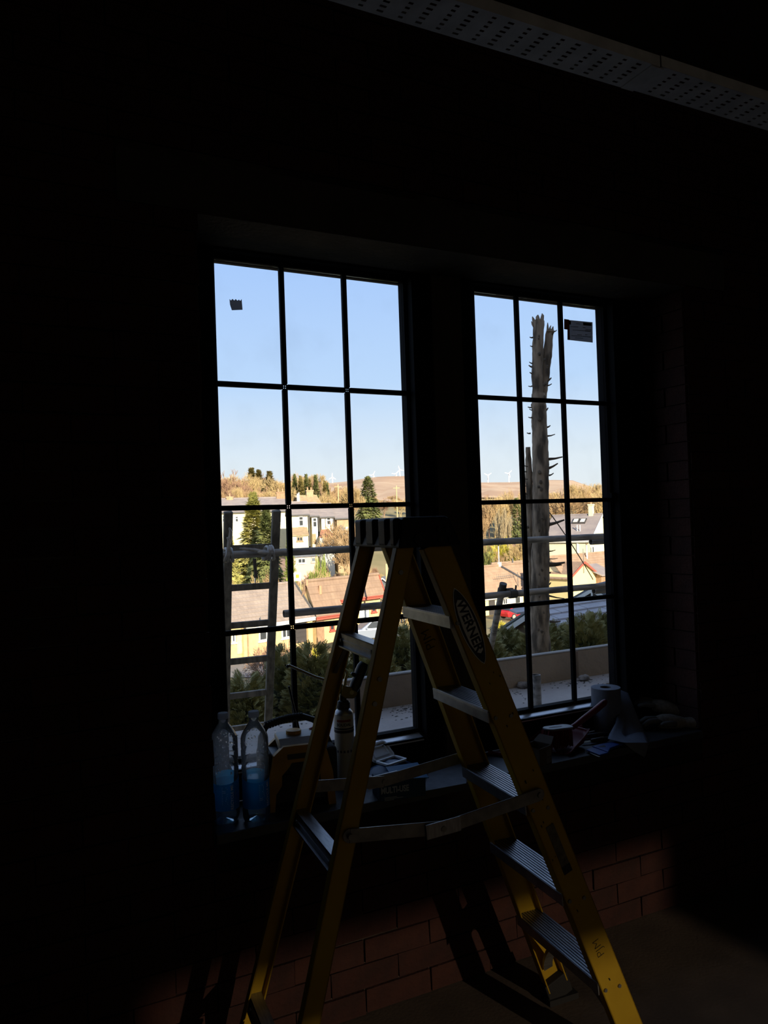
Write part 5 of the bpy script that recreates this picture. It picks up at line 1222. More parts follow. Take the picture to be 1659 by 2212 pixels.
# --- bungalow with the aerial
Cc = House('bungalow', 'bungalow with orange tiled roof and rooftop aerial above a dark garage', (1036, 1294), (1168, 1277), -8.55, (1078, 1221), -5.35, 'render_cream', 'tile_orange', ext=(6, 0), base=-10.7)
Cc.fascia(0, Cc.L, Cc.run, 'paint_white'); Cc.barge(Cc.L, 'lead', h=0.30)
MB().bar(Cc.slope_pt(1081, 1224)+Vector((0, 0, 0.08)), Cc.slope_pt(1150, 1264)+Vector((0, 0, 0.08)), 0.26, 0.12, (1, 0, 0)).build('hip_tiles', 'paint_dark', Cc.t)
MB().box(Cc.slope_pt(1079, 1223)+Vector((0, 0, 0.2)), (0.35, 0.3, 0.5)).build('finial', 'paint_white', Cc.t)
Cc.panel('garage_door', 1055, 1297, 1069, 1336, 'paint_dark', lines=3); Cc.panel('pier', 1046, 1297, 1054, 1338, 'render_yellow', 0.15); Cc.panel('brick_panel', 1036, 1298, 1046, 1338, 'brick_brown', 0.05)
Cc.panel('door', 1102, 1288, 1108, 1320, 'paint_white'); Cc.window(1112, 1288, 1124, 1304); Cc.window(1086, 1292, 1096, 1306, bars=(2, 1))
x, z = Cc.on(1120, 1282, 0.6)
ae = thing('tv_aerial', 'long comb-like television aerial over the orange bungalow roof', 'aerial', tuple(Cc.t.matrix_basis @ Vector((x, 0.6, Cc.he+0.6*Cc.slope+0.0))), math.atan2(Cc.u.y, Cc.u.x))
xt, zt2 = Cc.on(1120, 1236, 0.6); hA = zt2-(Cc.he+0.6*Cc.slope)
MB().tube([(0, 0, 0), (-0.05, 0, hA)], 0.035, 6).build('mast', 'lead', ae)
xa, _ = Cc.on(1073, 1240, 0.6); boomL = xa-x
bo = MB().tube([(0.2, 0, hA-0.25), (boomL, 0, hA-0.30)], 0.022, 6).build('boom', 'lead', ae)
for k in range(10):
    xx = boomL*(1-k/10.5); hh = 0.30-0.006*k; MB().tube([(xx, 0, hA-0.28-hh), (xx, 0, hA-0.28+hh)], 0.014, 5).build('element', 'lead', bo)
# --- bungalow set back behind it
C2 = House('bungalow', 'bungalow set back with ribbed orange roof behind the stripped trunk', (1082, 1262), (1236, 1247), -8.3, (1150, 1211), -5.75, 'render_cream', 'tile_orange', base=-10.7, course=0.5)
C2.fascia(0, C2.L, C2.run, 'paint_white'); C2.pipe(1108, 1221, 0.9, 0.09, 'lead'); C2.pipe(1078, 1220, 2.4, 0.06)
C2.window(1200, 1276, 1216, 1294, 'paint_dark', bars=(5, 1)); C2.window(1192, 1278, 1197, 1294)
# --- bungalow with the yellow front gable
Dd = House('bungalow', 'bungalow with a yellow front gable edged by red bargeboards', (1226, 1256), (1330, 1244), -6.9, (1262, 1197), -4.35, 'render_cream', 'tile_orange', ext=(0, 7), base=-10.7)
Dd.fascia(0, Dd.L, Dd.run, 'paint_white'); Dd.barge(Dd.L, 'paint_white'); Dd.pipe(1268, 1206, 1.5, 0.09); Dd.window(1292, 1262, 1310, 1276, bars=(2, 1))
ax_, az_ = Dd.on(1253, 1214, -0.6); lx_, lz_ = Dd.on(1228, 1237, -0.6); rx_, rz_ = Dd.on(1291, 1250, -0.6); hwg = (rx_-lx_)/2; cxg = (rx_+lx_)/2; zlow = (lz_+rz_)/2; ax_ = cxg
MB().prism([(lx_, -0.6, 0), (rx_, -0.6, 0), (rx_, -0.6, zlow), (ax_, -0.6, az_-0.12), (lx_, -0.6, zlow)], (0, 3.6, 0)).build('gable_wall', 'render_yellow', Dd.t)
for sx_, xe in ((-1, lx_-0.2), (1, rx_+0.2)):
    MB().add([(ax_, -0.85, az_), (xe, -0.85, zlow-0.15), (xe, 3.2, zlow-0.15), (ax_, 3.2, az_), (ax_, -0.85, az_-0.1), (xe, -0.85, zlow-0.25), (xe, 3.2, zlow-0.25), (ax_, 3.2, az_-0.1)], [(0, 1, 2, 3), (7, 6, 5, 4), (0, 4, 5, 1), (1, 5, 6, 2)]).build('roof_slope', 'tile_orange', Dd.t)
    MB().bar((ax_, -0.88, az_-0.05), (xe, -0.88, zlow-0.2), 0.06, 0.22, (0, 1, 0)).build('bargeboard', 'paint_red', Dd.t)
MB().tube([(ax_, -0.7, az_-1.2), (ax_, -0.7, az_+1.4)], 0.03, 6).build('aerial_pole', 'lead', Dd.t)
# small dark hipped roof beside it
hx0, hz0 = Dd.on(1281, 1221, -1.2); hx1, _ = Dd.on(1318, 1223, -1.2); _, hz1 = Dd.on(1300, 1242, -1.6)
MB().add([(hx0, 0.6, hz0), (hx1, 0.6, hz0), (hx1+0.5, -1.6, hz1), (hx0+1.0, -1.6, hz1), (hx0, 0.6, hz0-0.15), (hx1, 0.6, hz0-0.15), (hx1+0.5, -1.6, hz1-0.15), (hx0+1.0, -1.6, hz1-0.15)], [(0, 1, 2, 3), (7, 6, 5, 4), (3, 2, 6, 7), (0, 3, 7, 4), (1, 5, 6, 2)]).build('porch_roof', 'slate', Dd.t)
MB().span(hx0+1.2, hx1, -1.3, 0.5, 0, hz1).build('porch_wall', 'brick_brown', Dd.t)
# --- tall cream house with the chimney
zH = -3.45
H_ = House('house', 'tall cream house with grey slate roof, chimney and two skylights', (1178, 1169, 109), (1276, 1169.5, 105), zH, (1232, 1113, 111), 0.15, 'render_cream', 'slate', ext=(1, 0), base=-10.2, depth=5.0, setback=0.3)
H_.chimney(1277, 0.62, 0.62, 1.5, 'render_cream', 1); H_.fascia(0, H_.L, H_.run, 'paint_white', 0.14); H_.barge(H_.L, 'paint_white')
for px in (1244, 1259):
    best = None
    for i in range(200):
        y = H_.run*i/200; xx, zz = H_.on(px, 1127, y); z2 = H_.hr-H_.slope*(H_.run-y)
        if best is None or abs(zz-z2) < best[0]: best = (abs(zz-z2), xx, y, z2)
    _, xx, y, zz = best; d = Vector((0, 1, H_.slope)).normalized(); c = Vector((xx, y, zz+0.10))
    o = MB().bar(c-d*0.55, c+d*0.55, 0.95, 0.16, (1, 0, 0)).build('skylight', 'paint_dark', H_.t); c2 = c+Vector((0, -0.05, 0.09))
    MB().bar(c2-d*0.36, c2+d*0.36, 0.62, 0.05, (1, 0, 0)).build('pane', 'render_white', o)
for px in (1247, 1253): H_.pipe(px, 1147, 0.85, 0.07)
H_.window(1279, 1180, 1284, 1195, y=0.3); H_.panel('pipe', 1268, 1168, 1270, 1225, 'stone_brown', 0.1); H_.panel('vent_pipe', 1247, 1172, 1250, 1215, 'render_white', 0.12)
# --- purple brick outhouse
I_ = House('outhouse', 'dark purple brick outhouse with pale corner stones', (1097, 1174, 122), (1146, 1173, 122), -3.2, (1115, 1168, 124), -2.6, 'stone_purple', 'slate_dark', base=-10.4, depth=3.0, setback=0.1)
I_.panel('recess', 1110, 1186, 1126, 1203, 'slate_dark', 0.03)
for k in range(7): I_.panel('corner_stone', 1098.2, 1175.5+k*5.2, 1100.6, 1178+k*5.2, 'render_white', 0.04)
# --- row of white rendered houses
def rowhouse(label, e0, e1, ze, rp, zr, wall, roof='slate', base=-7.4, name='house'):
    h = House(name, label, e0, e1, ze, rp, zr, wall, roof, base=base, depth=4.2, setback=0.25); h.fascia(0, h.L, h.run, 'lead', 0.12); return h
J1 = rowhouse('cream rendered row house with brown lean-to roof', (622, 1110, 100), (669, 1113.3, 100.49), 1.45, (640, 1085, 104), 4.3, 'render_cream')
J1.window(645.5, 1115.5, 655.5, 1136.5, bars=(1, 2)); J1.panel('pipe', 667.5, 1114, 669, 1180, 'lead', 0.1)
J2 = rowhouse('white rendered row house with black drainpipe and white door', (669.3, 1113.3, 100.50), (690, 1114.8, 100.71), 1.38, (680, 1087, 105), 4.1, 'render_white')
J2.window(675.5, 1118.5, 684.5, 1139, bars=(1, 2)); J2.panel('pipe', 688, 1115, 689.5, 1148, 'paint_dark', 0.1); J2.panel('door', 674.5, 1153, 683, 1178, 'stone_brown'); J2.window(676, 1166, 682, 1176, 'paint_white', bars=(2, 2))
J3 = rowhouse('white rendered row house with hipped red porch roof', (690.3, 1114.8, 100.72), (723, 1117.4, 101.06), 1.30, (706, 1089, 105), 4.0, 'render_white')
J3.window(705.5, 1117.5, 715, 1134, bars=(1, 2)); J3.panel('pipe', 702.5, 1115, 703.6, 1142, 'paint_dark', 0.1); J3.panel('pipe', 719.8, 1117, 721.6, 1150, 'paint_dark', 0.1)
J4 = rowhouse('brown stone row house with a tall arched window', (723.3, 1117.4, 101.07), (764, 1120.5, 101.49), 1.2, (742, 1092, 106), 3.9, 'stone_brown')
a, b, z0, z1, yy = J4.rect(729, 1134, 745, 1160); o = MB().prism([(a, yy-0.3, z0), (b, yy-0.3, z0), (b, yy-0.3, z0+(z1-z0)*0.62), ((a*0.25+b*0.75), yy-0.3, z0+(z1-z0)*0.9), ((a+b)/2, yy-0.3, z1), ((a*0.75+b*0.25), yy-0.3, z0+(z1-z0)*0.9), (a, yy-0.3, z0+(z1-z0)*0.62)], (0, 0.3, 0)).build('arched_window', 'lead', J4.t)
for i in range(2):
    for k in range(2): MB().span(a+(b-a)*(0.26+0.33*i), a+(b-a)*(0.26+0.33*i)+(b-a)*0.26, yy-0.34, yy-0.28, z0+(z1-z0)*(0.08+0.36*k), z0+(z1-z0)*(0.08+0.36*k)+(z1-z0)*0.30).build('pane', 'pane_sky', o)
J4.panel('side_wall', 746, 1138, 762, 1185, 'render_white', 0.4)
def leanto(h, x0, ytop, ymid, x1, ybot, roof, wall, dep=2.4, hip=0.0):
    """single-storey extension: lean-to roof from (ytop) to (ymid), wall down to the ground"""
    a, b, z1, z2, yy = h.rect(x0, ytop, x1, ymid)
    f = h.front_y(0)-dep; ax0, zlo = h.on(x0, ymid, f); bx0, _ = h.on(x1, ymid, f); _, zhi = h.on((x0+x1)/2, ytop, h.front_y(0))
    e = MB().add([(ax0, f-0.2, zlo), (bx0, f-0.2, zlo), (bx0-hip, f+dep, zhi), (ax0+hip, f+dep, zhi), (ax0, f-0.2, zlo-0.14), (bx0, f-0.2, zlo-0.14), (bx0-hip, f+dep, zhi-0.14), (ax0+hip, f+dep, zhi-0.14)], [(0, 1, 2, 3), (7, 6, 5, 4), (0, 4, 5, 1), (0, 3, 7, 4), (1, 5, 6, 2)]).build('extension_roof', roof, h.t)
    MB().span(ax0+0.1, bx0-0.1, f, f+dep, 0, zlo-0.1).build('extension_wall', wall, h.t); return f
f1 = leanto(J1, 630, 1139, 1156, 667, 1182, 'stone_brown', 'render_cream'); J1.window(641, 1159.5, 654, 1169, y=f1, bars=(2, 1), frame='stone_brown')
f3 = leanto(J3, 689.5, 1143, 1158.5, 723, 1182, 'tile_red', 'render_white', hip=0.5); J3.window(703, 1161, 713, 1172, y=f3, pane='pane_sky')
# --- long terrace further left, stone cottage behind, garden outbuilding
K_ = House('terrace_house', 'long cream terrace under a grey slate roof behind the big conifer', (470, 1103.5, 112), (621, 1106.5, 114), 2.55, (545, 1076.5, 118), 5.3, 'render_cream', 'slate', ext=(26, 0), base=-6.8, depth=5.0)
K_.fascia(0, K_.L, K_.run, 'lead', 0.12); K_.chimney(607, 1.3, 0.9, 0.9, 'brick_brown', 2); K_.chimney(497, 1.0, 0.8, 0.35, 'stone_brown', 1)
K_.window(480, 1114, 486, 1128, bars=(1, 2)); K_.window(508, 1115, 515, 1128, bars=(1, 2)); K_.window(600, 1118, 606, 1130, bars=(1, 2))
M_ = House('cottage', 'brown stone cottage with a central chimney behind the row houses', (645, 1086, 128), (694, 1087, 129), 3.9, (668, 1071, 132), 6.0, 'stone_brown', 'stone_brown', base=-4.5, depth=4.0)
M_.chimney(669.5, 1.2, 1.0, 1.0, 'stone_brown', 2); M_.pipe(643, 1083, 1.3, 0.12); M_.pipe(646, 1083, 1.5, 0.12)
O_ = House('outbuilding', 'low pink garden outbuilding with a broad window below the row houses', (632, 1203, 86), (692, 1199, 88), -4.0, (660, 1196, 89), -3.4, 'paint_pink', 'slate_dark', base=-8.9, depth=2.2, setback=0.15)
O_.window(643, 1206, 660, 1217, 'render_white', bars=(2, 1)); O_.window(672, 1204, 682, 1214, 'paint_pink', pane='pane_sky')
# --- dark gabled garage beyond the brown roof
# --- two white cottages far up the slope
for (a, b, yb_, yt, lb) in ((819, 832, 1103, 1094.5, 'small white farm cottage with long roof far up the slope'), (836, 851, 1104, 1095.5, 'small white gabled farm cottage far up the slope')):
    hh = House('farm_cottage', lb, (a, yb_-4, 220), (b, yb_-4.2, 220), 0, ((a+b)/2, yt, 223), 0, 'render_white', 'slate', base=1.0, depth=3.0, setback=0.1)
    hh.window((a+b)/2-2, yb_-2.6, (a+b)/2+1.5, yb_-0.4)

# ------------------------------------------------------------------ shaded sheds just beyond the hedge
mat('felt_green', (0.050, 0.060, 0.050), 0.9, 0, (0.035, 0.042, 0.036), 6)
mat('sheet_blue', (0.50, 0.46, 0.46), 0.8, 0, (0.40, 0.37, 0.37), 2.0, spec=0.2)
mat('shed_wood', (0.16, 0.11, 0.07), 0.9, 0, (0.11, 0.075, 0.05), 6, stretch=(1, 1, 8))
def shed_gable(name, label, apexL, eaveL, apexD, eave_dz, width, length, az, roofm, wallm, bargem, boards=False):
    """small shed, gable end towards the camera: apex photo point at depth apexD"""
    ap = at_d(*apexL, apexD); u = Vector((math.sin(az), math.cos(az), 0)); nrm = Vector((-u.y, u.x, 0)); gz = ground(ap.x, ap.y)-0.2
    t = thing(name, label, 'shed', (ap.x, ap.y, gz), math.atan2(u.y, u.x)); h = ap.z-gz; e = h-eave_dz; w = width/2
    MB().prism([(-w+0.1, 0.15, 0), (w-0.1, 0.15, 0), (w-0.1, 0.15, e), (0, 0.15, h-0.1), (-w+0.1, 0.15, e)], (0, length-0.3, 0)).build('wall', wallm, t)
    for s in (-1, 1):
        rf = MB().add([(0, 0, h), (s*(w+0.12), 0, e-0.1), (s*(w+0.12), length, e-0.1), (0, length, h), (0, 0, h-0.06), (s*(w+0.12), 0, e-0.16), (s*(w+0.12), length, e-0.16), (0, length, h-0.06)], [(0, 1, 2, 3), (7, 6, 5, 4), (0, 4, 5, 1), (1, 5, 6, 2), (2, 6, 7, 3)]).build('roof_slope', roofm, t)
        MB().bar((0, -0.02, h-0.10), (s*(w+0.1), -0.02, e-0.20), 0.03, 0.11, (0, 1, 0)).build('bargeboard', bargem, t)
        if boards:
            dr = Vector((s*(w+0.12), 0, e-0.1-h)); nn = 5
            for k in range(nn):
                c = Vector((0, 0, h+0.02))+dr*((k+0.5)/nn); MB().bar(c+Vector((0, 0.02, 0)), c+Vector((0, length-0.02, 0)), dr.length/nn*0.94, 0.03, dr).build('slate_course', roofm, rf)
    MB().tube([(0, -0.03, h+0.02), (0, length, h+0.02)], 0.06, 8).build('ridge_cap', roofm, t)
    return t, h, e, w
azv = YAW+math.atan((1110-829.5)/FPX)
shed_gable('garden_shed', 'dark felt roofed shed with a white bargeboard before the red car', (1162, 1306), None, 17.7, 0.52, 1.65, 0.8, azv+PI/2+0.10, 'felt_green', 'shed_wood', 'paint_white')
t_, h_s, e_s, w_s = shed_gable('garage', 'slate roofed garage with white trussed bargeboard beyond the hedge', (1279, 1268), None, 24.0, 0.50, 1.9, 5.0, YAW+math.atan((1290-829.5)/FPX)+PI/2+0.35, 'slate_dark', 'paint_dark', 'paint_white', boards=True)
MB().bar((0, -0.03, h_s-0.12), (0, -0.03, e_s-0.1), 0.05, 0.05, (1, 0, 0)).build('truss_post', 'paint_white', t_); MB().bar((-w_s, -0.03, e_s-0.12), (w_s, -0.03, e_s-0.12), 0.05, 0.08, (0, 1, 0)).build('truss_tie', 'paint_white', t_)
# sheet-roofed store: sloping panels, one by one
pA, pB = at_d(1190, 1356, 15.0), at_d(1345, 1332, 15.3); tiltS = (pB.z-pA.z)/math.hypot(pB.x-pA.x, pB.y-pA.y); pB.z = pA.z; uS = (pB-pA).normalized(); nS = Vector((-uS.y, uS.x, 0))
ss = thing('sheet_roof_store', 'low store with pale blue-grey panelled roof behind the hedge', 'shed', (pA.x, pA.y, ground(pA.x, pA.y)-0.2), math.atan2(uS.y, uS.x)); LS = (pB-pA).length; hS = pA.z-ss.location.z
MB().span(0.1, LS+1.4, 0.15, 1.6, 0, hS-0.1).build('wall', 'shed_wood', ss)
rows_ = 4; run_s, rise_s = 1.7, 0.22
for r_ in range(rows_):
    y0, y1 = run_s*r_/rows_, run_s*(r_+1)/rows_; z0, z1 = hS+rise_s*r_/rows_, hS+rise_s*(r_+1)/rows_; x = 0.02-(0.25 if r_ % 2 else 0)
    while x < LS+1.4:
        zs_ = lambda xx: tiltS*xx
        MB().add([(xx, yy, zz+zs_(xx)) for xx, yy, zz in ((x, y0-0.05, z0+0.03), (x+0.56, y0-0.05, z0+0.03), (x+0.56, y1-0.02, z1), (x, y1-0.02, z1), (x, y0-0.05, z0-0.01), (x+0.56, y0-0.05, z0-0.01), (x+0.56, y1-0.02, z1-0.04), (x, y1-0.02, z1-0.04))], [(0, 1, 2, 3), (7, 6, 5, 4), (0, 4, 5, 1), (1, 5, 6, 2), (2, 6, 7, 3), (3, 7, 4, 0)]).build('roof_panel', 'sheet_blue', ss); x += 0.58
shed_gable('garage', 'small dark grey gabled garage beyond the brown bungalow roof', (826, 1247), None, 72.0, 1.1, 3.0, 5.0, YAW+0.45+PI/2, 'slate_dark', 'slate_dark', 'paint_white')
# ================================================================== TREES, SHRUBS, HILL, TURBINES, CARS, POLES
mat('twig_tan', (0.50, 0.34, 0.18), 0.95, 0, (0.38, 0.25, 0.13), 0.8)
mat('twig_gold', (0.56, 0.42, 0.20), 0.95, 0, (0.44, 0.31, 0.15), 0.8)
mat('twig_red', (0.40, 0.24, 0.16), 0.95, 0, (0.30, 0.18, 0.11), 0.8)
mat('birch_white', (0.50, 0.40, 0.25), 0.9, 0, (0.36, 0.28, 0.16), 3)
leaf_mat('spruce_sunny', (0.27, 0.27, 0.075), (0.46, 0.41, 0.13), 0.8)
leaf_mat('spruce_dark', (0.10, 0.125, 0.045), (0.21, 0.215, 0.075), 0.8)
leaf_mat('pine_olive', (0.19, 0.16, 0.05), (0.30, 0.24, 0.09), 0.8)
leaf_mat('cypress_green', (0.16, 0.22, 0.045), (0.28, 0.32, 0.07), 1.0)
leaf_mat('shrub_yellow', (0.55, 0.46, 0.05), (0.42, 0.38, 0.06), 1.0)
leaf_mat('shrub_green', (0.13, 0.15, 0.045), (0.24, 0.24, 0.08), 1.0)

def tree_mesh(name, seed, matn, H=10.0, levels=6, spread=0.55, kids=(3, 4), r0=0.17, twig=0.022, upright=0.35, trunkless=False, first=0.22):
    rd = random.Random(seed); seg = []
    def grow(p, d, L, r, lev):
        q = p+d*L; r1 = max(r*0.72, twig); mid = (p+q)/2+Vector((rd.gauss(0, L*0.04), rd.gauss(0, L*0.04), 0))
        seg.append((p, mid, r, (r+r1)/2)); seg.append((mid, q, (r+r1)/2, r1))
        if lev >= levels: return
        n = rd.randint(*kids) if lev else rd.randint(4, 6)
        for k in range(n):
            ang = rd.uniform(0.25, 1.0)*spread*(1.5 if lev == 0 else 1.15); az = 2*PI*(k+rd.random()*0.7)/n
            a = d.orthogonal().normalized(); b = d.cross(a); nd = (d*math.cos(ang)+(a*math.cos(az)+b*math.sin(az))*math.sin(ang)); nd.z += upright*0.3; nd.normalize()
            t = rd.uniform(0.55, 1.0); grow(p+(q-p)*t, nd, L*rd.uniform(0.62, 0.86) if lev else H*rd.uniform(0.16, 0.26), max(r1*rd.uniform(0.55, 0.8), twig), lev+1)
    if trunkless:
        for k in range(9):
            a = rd.uniform(0, 2*PI); grow(Vector((rd.gauss(0, 0.25), rd.gauss(0, 0.25), 0)), Vector((math.cos(a)*0.7, math.sin(a)*0.7, 1)).normalized(), H*0.22, r0*0.4, 2)
    else: grow(Vector((0, 0, -0.3)), Vector((rd.gauss(0, 0.05), rd.gauss(0, 0.05), 1)).normalized(), H*first+0.3, r0, 0)
    S = np.array([[*p, *q, a, b] for p, q, a, b in seg]); P, Q = S[:, :3], S[:, 3:6]; d = Q-P; d /= np.linalg.norm(d, axis=1, keepdims=True)+1e-9
    ref = np.where(np.abs(d[:, 2:3]) < 0.9, np.array([[0, 0, 1.0]]), np.array([[1.0, 0, 0]])); a = np.cross(d, ref); a /= np.linalg.norm(a, axis=1, keepdims=True); b = np.cross(d, a)
    V = []
    for base, rr in ((P, S[:, 6:7]), (Q, S[:, 7:8])):
        for k in range(3): th = 2*PI*k/3; V.append(base+(a*math.cos(th)+b*math.sin(th))*rr)
    V = np.stack(V, 1).reshape(-1, 3); zmax = V[:, 2].max(); V *= H/zmax; n = len(S); base = np.arange(n)[:, None]*6
    F = np.concatenate([base+np.array([[k, (k+1) % 3, 3+(k+1) % 3, 3+k]]) for k in range(3)])
    o = raw_mesh(name, V, F, MATS[matn]); me = o.data; bpy.data.objects.remove(o); return me
bare = [tree_mesh('bare_tree', 51+i, m_, levels=lv, spread=sp) for i, (m_, lv, sp) in enumerate((('twig_tan', 6, 0.55), ('twig_gold', 6, 0.62), ('twig_tan', 6, 0.48), ('twig_red', 6, 0.58), ('twig_gold', 6, 0.5)))]
birch = [tree_mesh('birch', 71+i, 'birch_white', levels=5, spread=0.34, first=0.45, r0=0.15, twig=0.03) for i in range(2)]
bush = [tree_mesh('bare_bush', 81+i, m_, H=3.0, levels=6, spread=0.85, trunkless=True, twig=0.009, upright=0.1, r0=0.085) for i, m_ in enumerate(('twig_gold', 'twig_tan', 'twig_red'))]
def fan_arrays():
    """broad needle fan for distant conifers"""
    V, F = [], []
    for ang, L, w in ((0, 1.0, 0.10), (0.45, 0.75, 0.09), (-0.45, 0.75, 0.09), (0.95, 0.5, 0.08), (-0.95, 0.5, 0.08), (0.2, 0.6, 0.12), (-0.2, 0.6, 0.12)):
        a = np.array([0, 0, 0.]); b = np.array([L*math.cos(ang), L*math.sin(ang), -0.12*L]); n = np.array([-math.sin(ang), math.cos(ang), 0])*w; o = len(V)
        V.extend([a, a+(b-a)*0.5+n, b, a+(b-a)*0.5-n]); F.append((o, o+3, o+2, o+1))
    return np.array(V, float), np.array(F)
FV2, FF2 = fan_arrays()
def conifer_mesh(name, seed, matn, H=10.0, R=2.4, n=700, size=(0.7, 1.5), power=1.0, droop=-0.25, base=0.04):
    r = np.random.default_rng(seed); h = r.uniform(base, 1, n)**0.85; a = r.uniform(0, 2*PI, n); rad = R*(1-h)**power*(0.86+0.22*np.sin(5*a+13*h))
    f = r.uniform(0.35, 0.95, n); P = np.stack([rad*f*np.cos(a), rad*f*np.sin(a), H*h+droop*rad*f*0.4], 1)
    d = np.stack([np.cos(a)+r.normal(0, 0.25, n), np.sin(a)+r.normal(0, 0.25, n), droop+1.3*h**4+r.normal(0, 0.2, n)], 1); up = np.stack([r.normal(0, 0.25, n), r.normal(0, 0.25, n), np.ones(n)], 1)
    V, F = scatter(P, d, r.uniform(*size, n)*(1-0.55*h), up, FV2, FF2)
    o = raw_mesh(name, V, F, MATS[matn]); me = o.data; bpy.data.objects.remove(o); return me
def leafy_mesh(name, seed, matn, n=2600, size=(0.09, 0.20)):
    r = np.random.default_rng(seed); v = r.normal(0, 1, (n, 3)); v /= np.linalg.norm(v, axis=1, keepdims=True); v[:, 2] = np.abs(v[:, 2]); rad = r.uniform(0.6, 1.0, (n, 1))*(1+0.15*np.sin(4*v[:, :1]*3+seed))
    V, F = scatter(v*rad*np.array([[1, 1, 1.0]]), v+r.normal(0, 0.5, (n, 3)), r.uniform(*size, n), r.normal(0, 1, (n, 3))+np.array([[0, 0, 1]]))
    o = raw_mesh(name, V, F, MATS[matn]); me = o.data; bpy.data.objects.remove(o); return me
trunk_me = MB().tube([(0, 0, -0.5), (0, 0, 8.0)], [0.16, 0.05], 6).mesh('trunk'); trunk_me.materials.append(MATS['stone_brown'])
# ------------------------------------------------------------------ cars
mat('car_red', (0.62, 0.020, 0.025), 0.3); mat('car_silver', (0.30, 0.34, 0.42), 0.3, 0.4); mat('tyre', (0.02, 0.02, 0.02), 0.8); mat('alloy', (0.60, 0.58, 0.52), 0.35, 0.6); mat('lamp_clear', (0.8, 0.7, 0.7), 0.2)
def car(label, px, D, az, paint, lift=0.0):
    c = at_d(px, 1300, D); gz = ground(c.x, c.y)+0.06+lift; u = Vector((math.sin(az), math.cos(az), 0)); t = thing('car', label, 'car', (c.x, c.y, gz), math.atan2(u.y, u.x))
    low = [(-2.0, 0.30), (-2.05, 0.62), (-1.95, 0.86), (-1.2, 0.96), (1.1, 0.95), (1.85, 0.80), (2.05, 0.58), (2.02, 0.28)]
    bevel(MB().prism([(x, -0.85, z) for x, z in low], (0, 1.70, 0)).build('body', paint, t), 0.08, 3)
    cab = [(-1.75, 0.90), (-1.35, 1.42), (0.15, 1.46), (0.95, 0.94)]
    cbm = MB(); cbm.add([(x, y*(0.80 if z < 1.2 else 0.66), z) for y in (-1, 1) for x, z in cab], [(0, 1, 2, 3), (7, 6, 5, 4), (0, 4, 5, 1), (1, 5, 6, 2), (2, 6, 7, 3)]); bevel(cbm.build('cabin', paint, t), 0.06, 2)
    for y in (-1, 1):
        q = lambda x, z: (x, y*(0.815-0.145*(z-0.94)/0.5), z)
        MB().add([q(-1.42, 0.98), q(-0.50, 0.98), q(-0.50, 1.36), q(-1.22, 1.36)], [(0, 1, 2, 3)]).build('side_window', 'pane_dark', t); MB().add([q(-0.42, 0.98), q(0.62, 0.98), q(0.14, 1.38), q(-0.42, 1.38)], [(0, 1, 2, 3)]).build('side_window', 'pane_dark', t)
    MB().add([(0.90, -0.72, 0.98), (0.90, 0.72, 0.98), (0.22, 0.60, 1.42), (0.22, -0.60, 1.42)], [(0, 1, 2, 3)]).build('windscreen', 'pane_sky', t); MB().add([(-1.74, -0.72, 0.96), (-1.74, 0.72, 0.96), (-1.40, 0.60, 1.40), (-1.40, -0.60, 1.40)], [(0, 1, 2, 3)]).build('rear_window', 'pane_dark', t)
    for x in (-1.28, 1.28):
        for y in (-1, 1):
            w = MB().tube([(x, y*0.66, 0.31), (x, y*0.875, 0.31)], 0.31, 18).build('wheel', 'tyre', t, smooth=True); MB().tube([(x, y*0.86, 0.31), (x, y*0.885, 0.31)], 0.20, 14).build('rim', 'alloy', w, smooth=True)
    for y in (-0.62, 0.62): MB().box((1.97, y, 0.66), (0.16, 0.34, 0.14)).build('headlamp', 'lamp_clear', t); MB().box((-2.0, y, 0.72), (0.10, 0.30, 0.18)).build('tail_lamp', 'car_red', t)
    for y in (-0.9, 0.9): MB().box((0.55, y, 1.0), (0.14, 0.16, 0.12)).build('mirror', paint, t)
azA = math.atan2(A.u.x, A.u.y)
car('bright red car parked in front of the orange-roofed bungalow', 1118, 78.5, azA+0.25, 'car_red', 0.1)
car('silver-blue car parked before the brown-roofed bungalow', 800, 52.5, azA+PI+0.5, 'car_silver', 0.9)

# ------------------------------------------------------------------ poles and sign
mat('pole_wood', (0.55, 0.42, 0.22), 0.9)
def pole(label, px, y0, y1, D, r=0.11, arms=True):
    top = at_d(px, y0, D); gz = ground(top.x, top.y)-0.2; t = thing('utility_pole', label, 'pole', (top.x, top.y, gz), -YAW)
    MB().tube([(0, 0, 0), (0, 0, top.z-gz)], [r*1.2, r], 8).build('post', 'pole_wood', t, smooth=True)
    if arms: MB().box((0, 0, top.z-gz-0.5), (1.4, 0.1, 0.12)).build('crossarm', 'pole_wood', t)
pole('wooden utility pole rising among the bare trees', 730, 1046, 1084, 150); pole('wooden utility pole on the slope below the moor crest', 856, 1049, 1112, 160); pole('sunlit wooden pole beside the dark garage gable', 834.5, 1218, 1290, 55, 0.09, False)
sc_ = at_d(642, 1246, 66); gz = ground(sc_.x, sc_.y); sg = thing('notice_board', 'white notice board with a yellow square on tall posts', 'sign', (sc_.x, sc_.y, gz), -YAW); h = sc_.z-gz
MB().span(-0.33, 0.33, -0.03, 0.03, h-0.36, h+0.36).build('board', 'paint_white', sg); MB().span(-0.12, 0.16, -0.04, -0.03, h-0.1, h+0.2).build('yellow_square', 'shrub_yellow', sg)
for x in (-0.28, 0.28): MB().tube([(x, 0, 0), (x, 0, h)], 0.04, 6).build('post', 'pole_wood', sg)

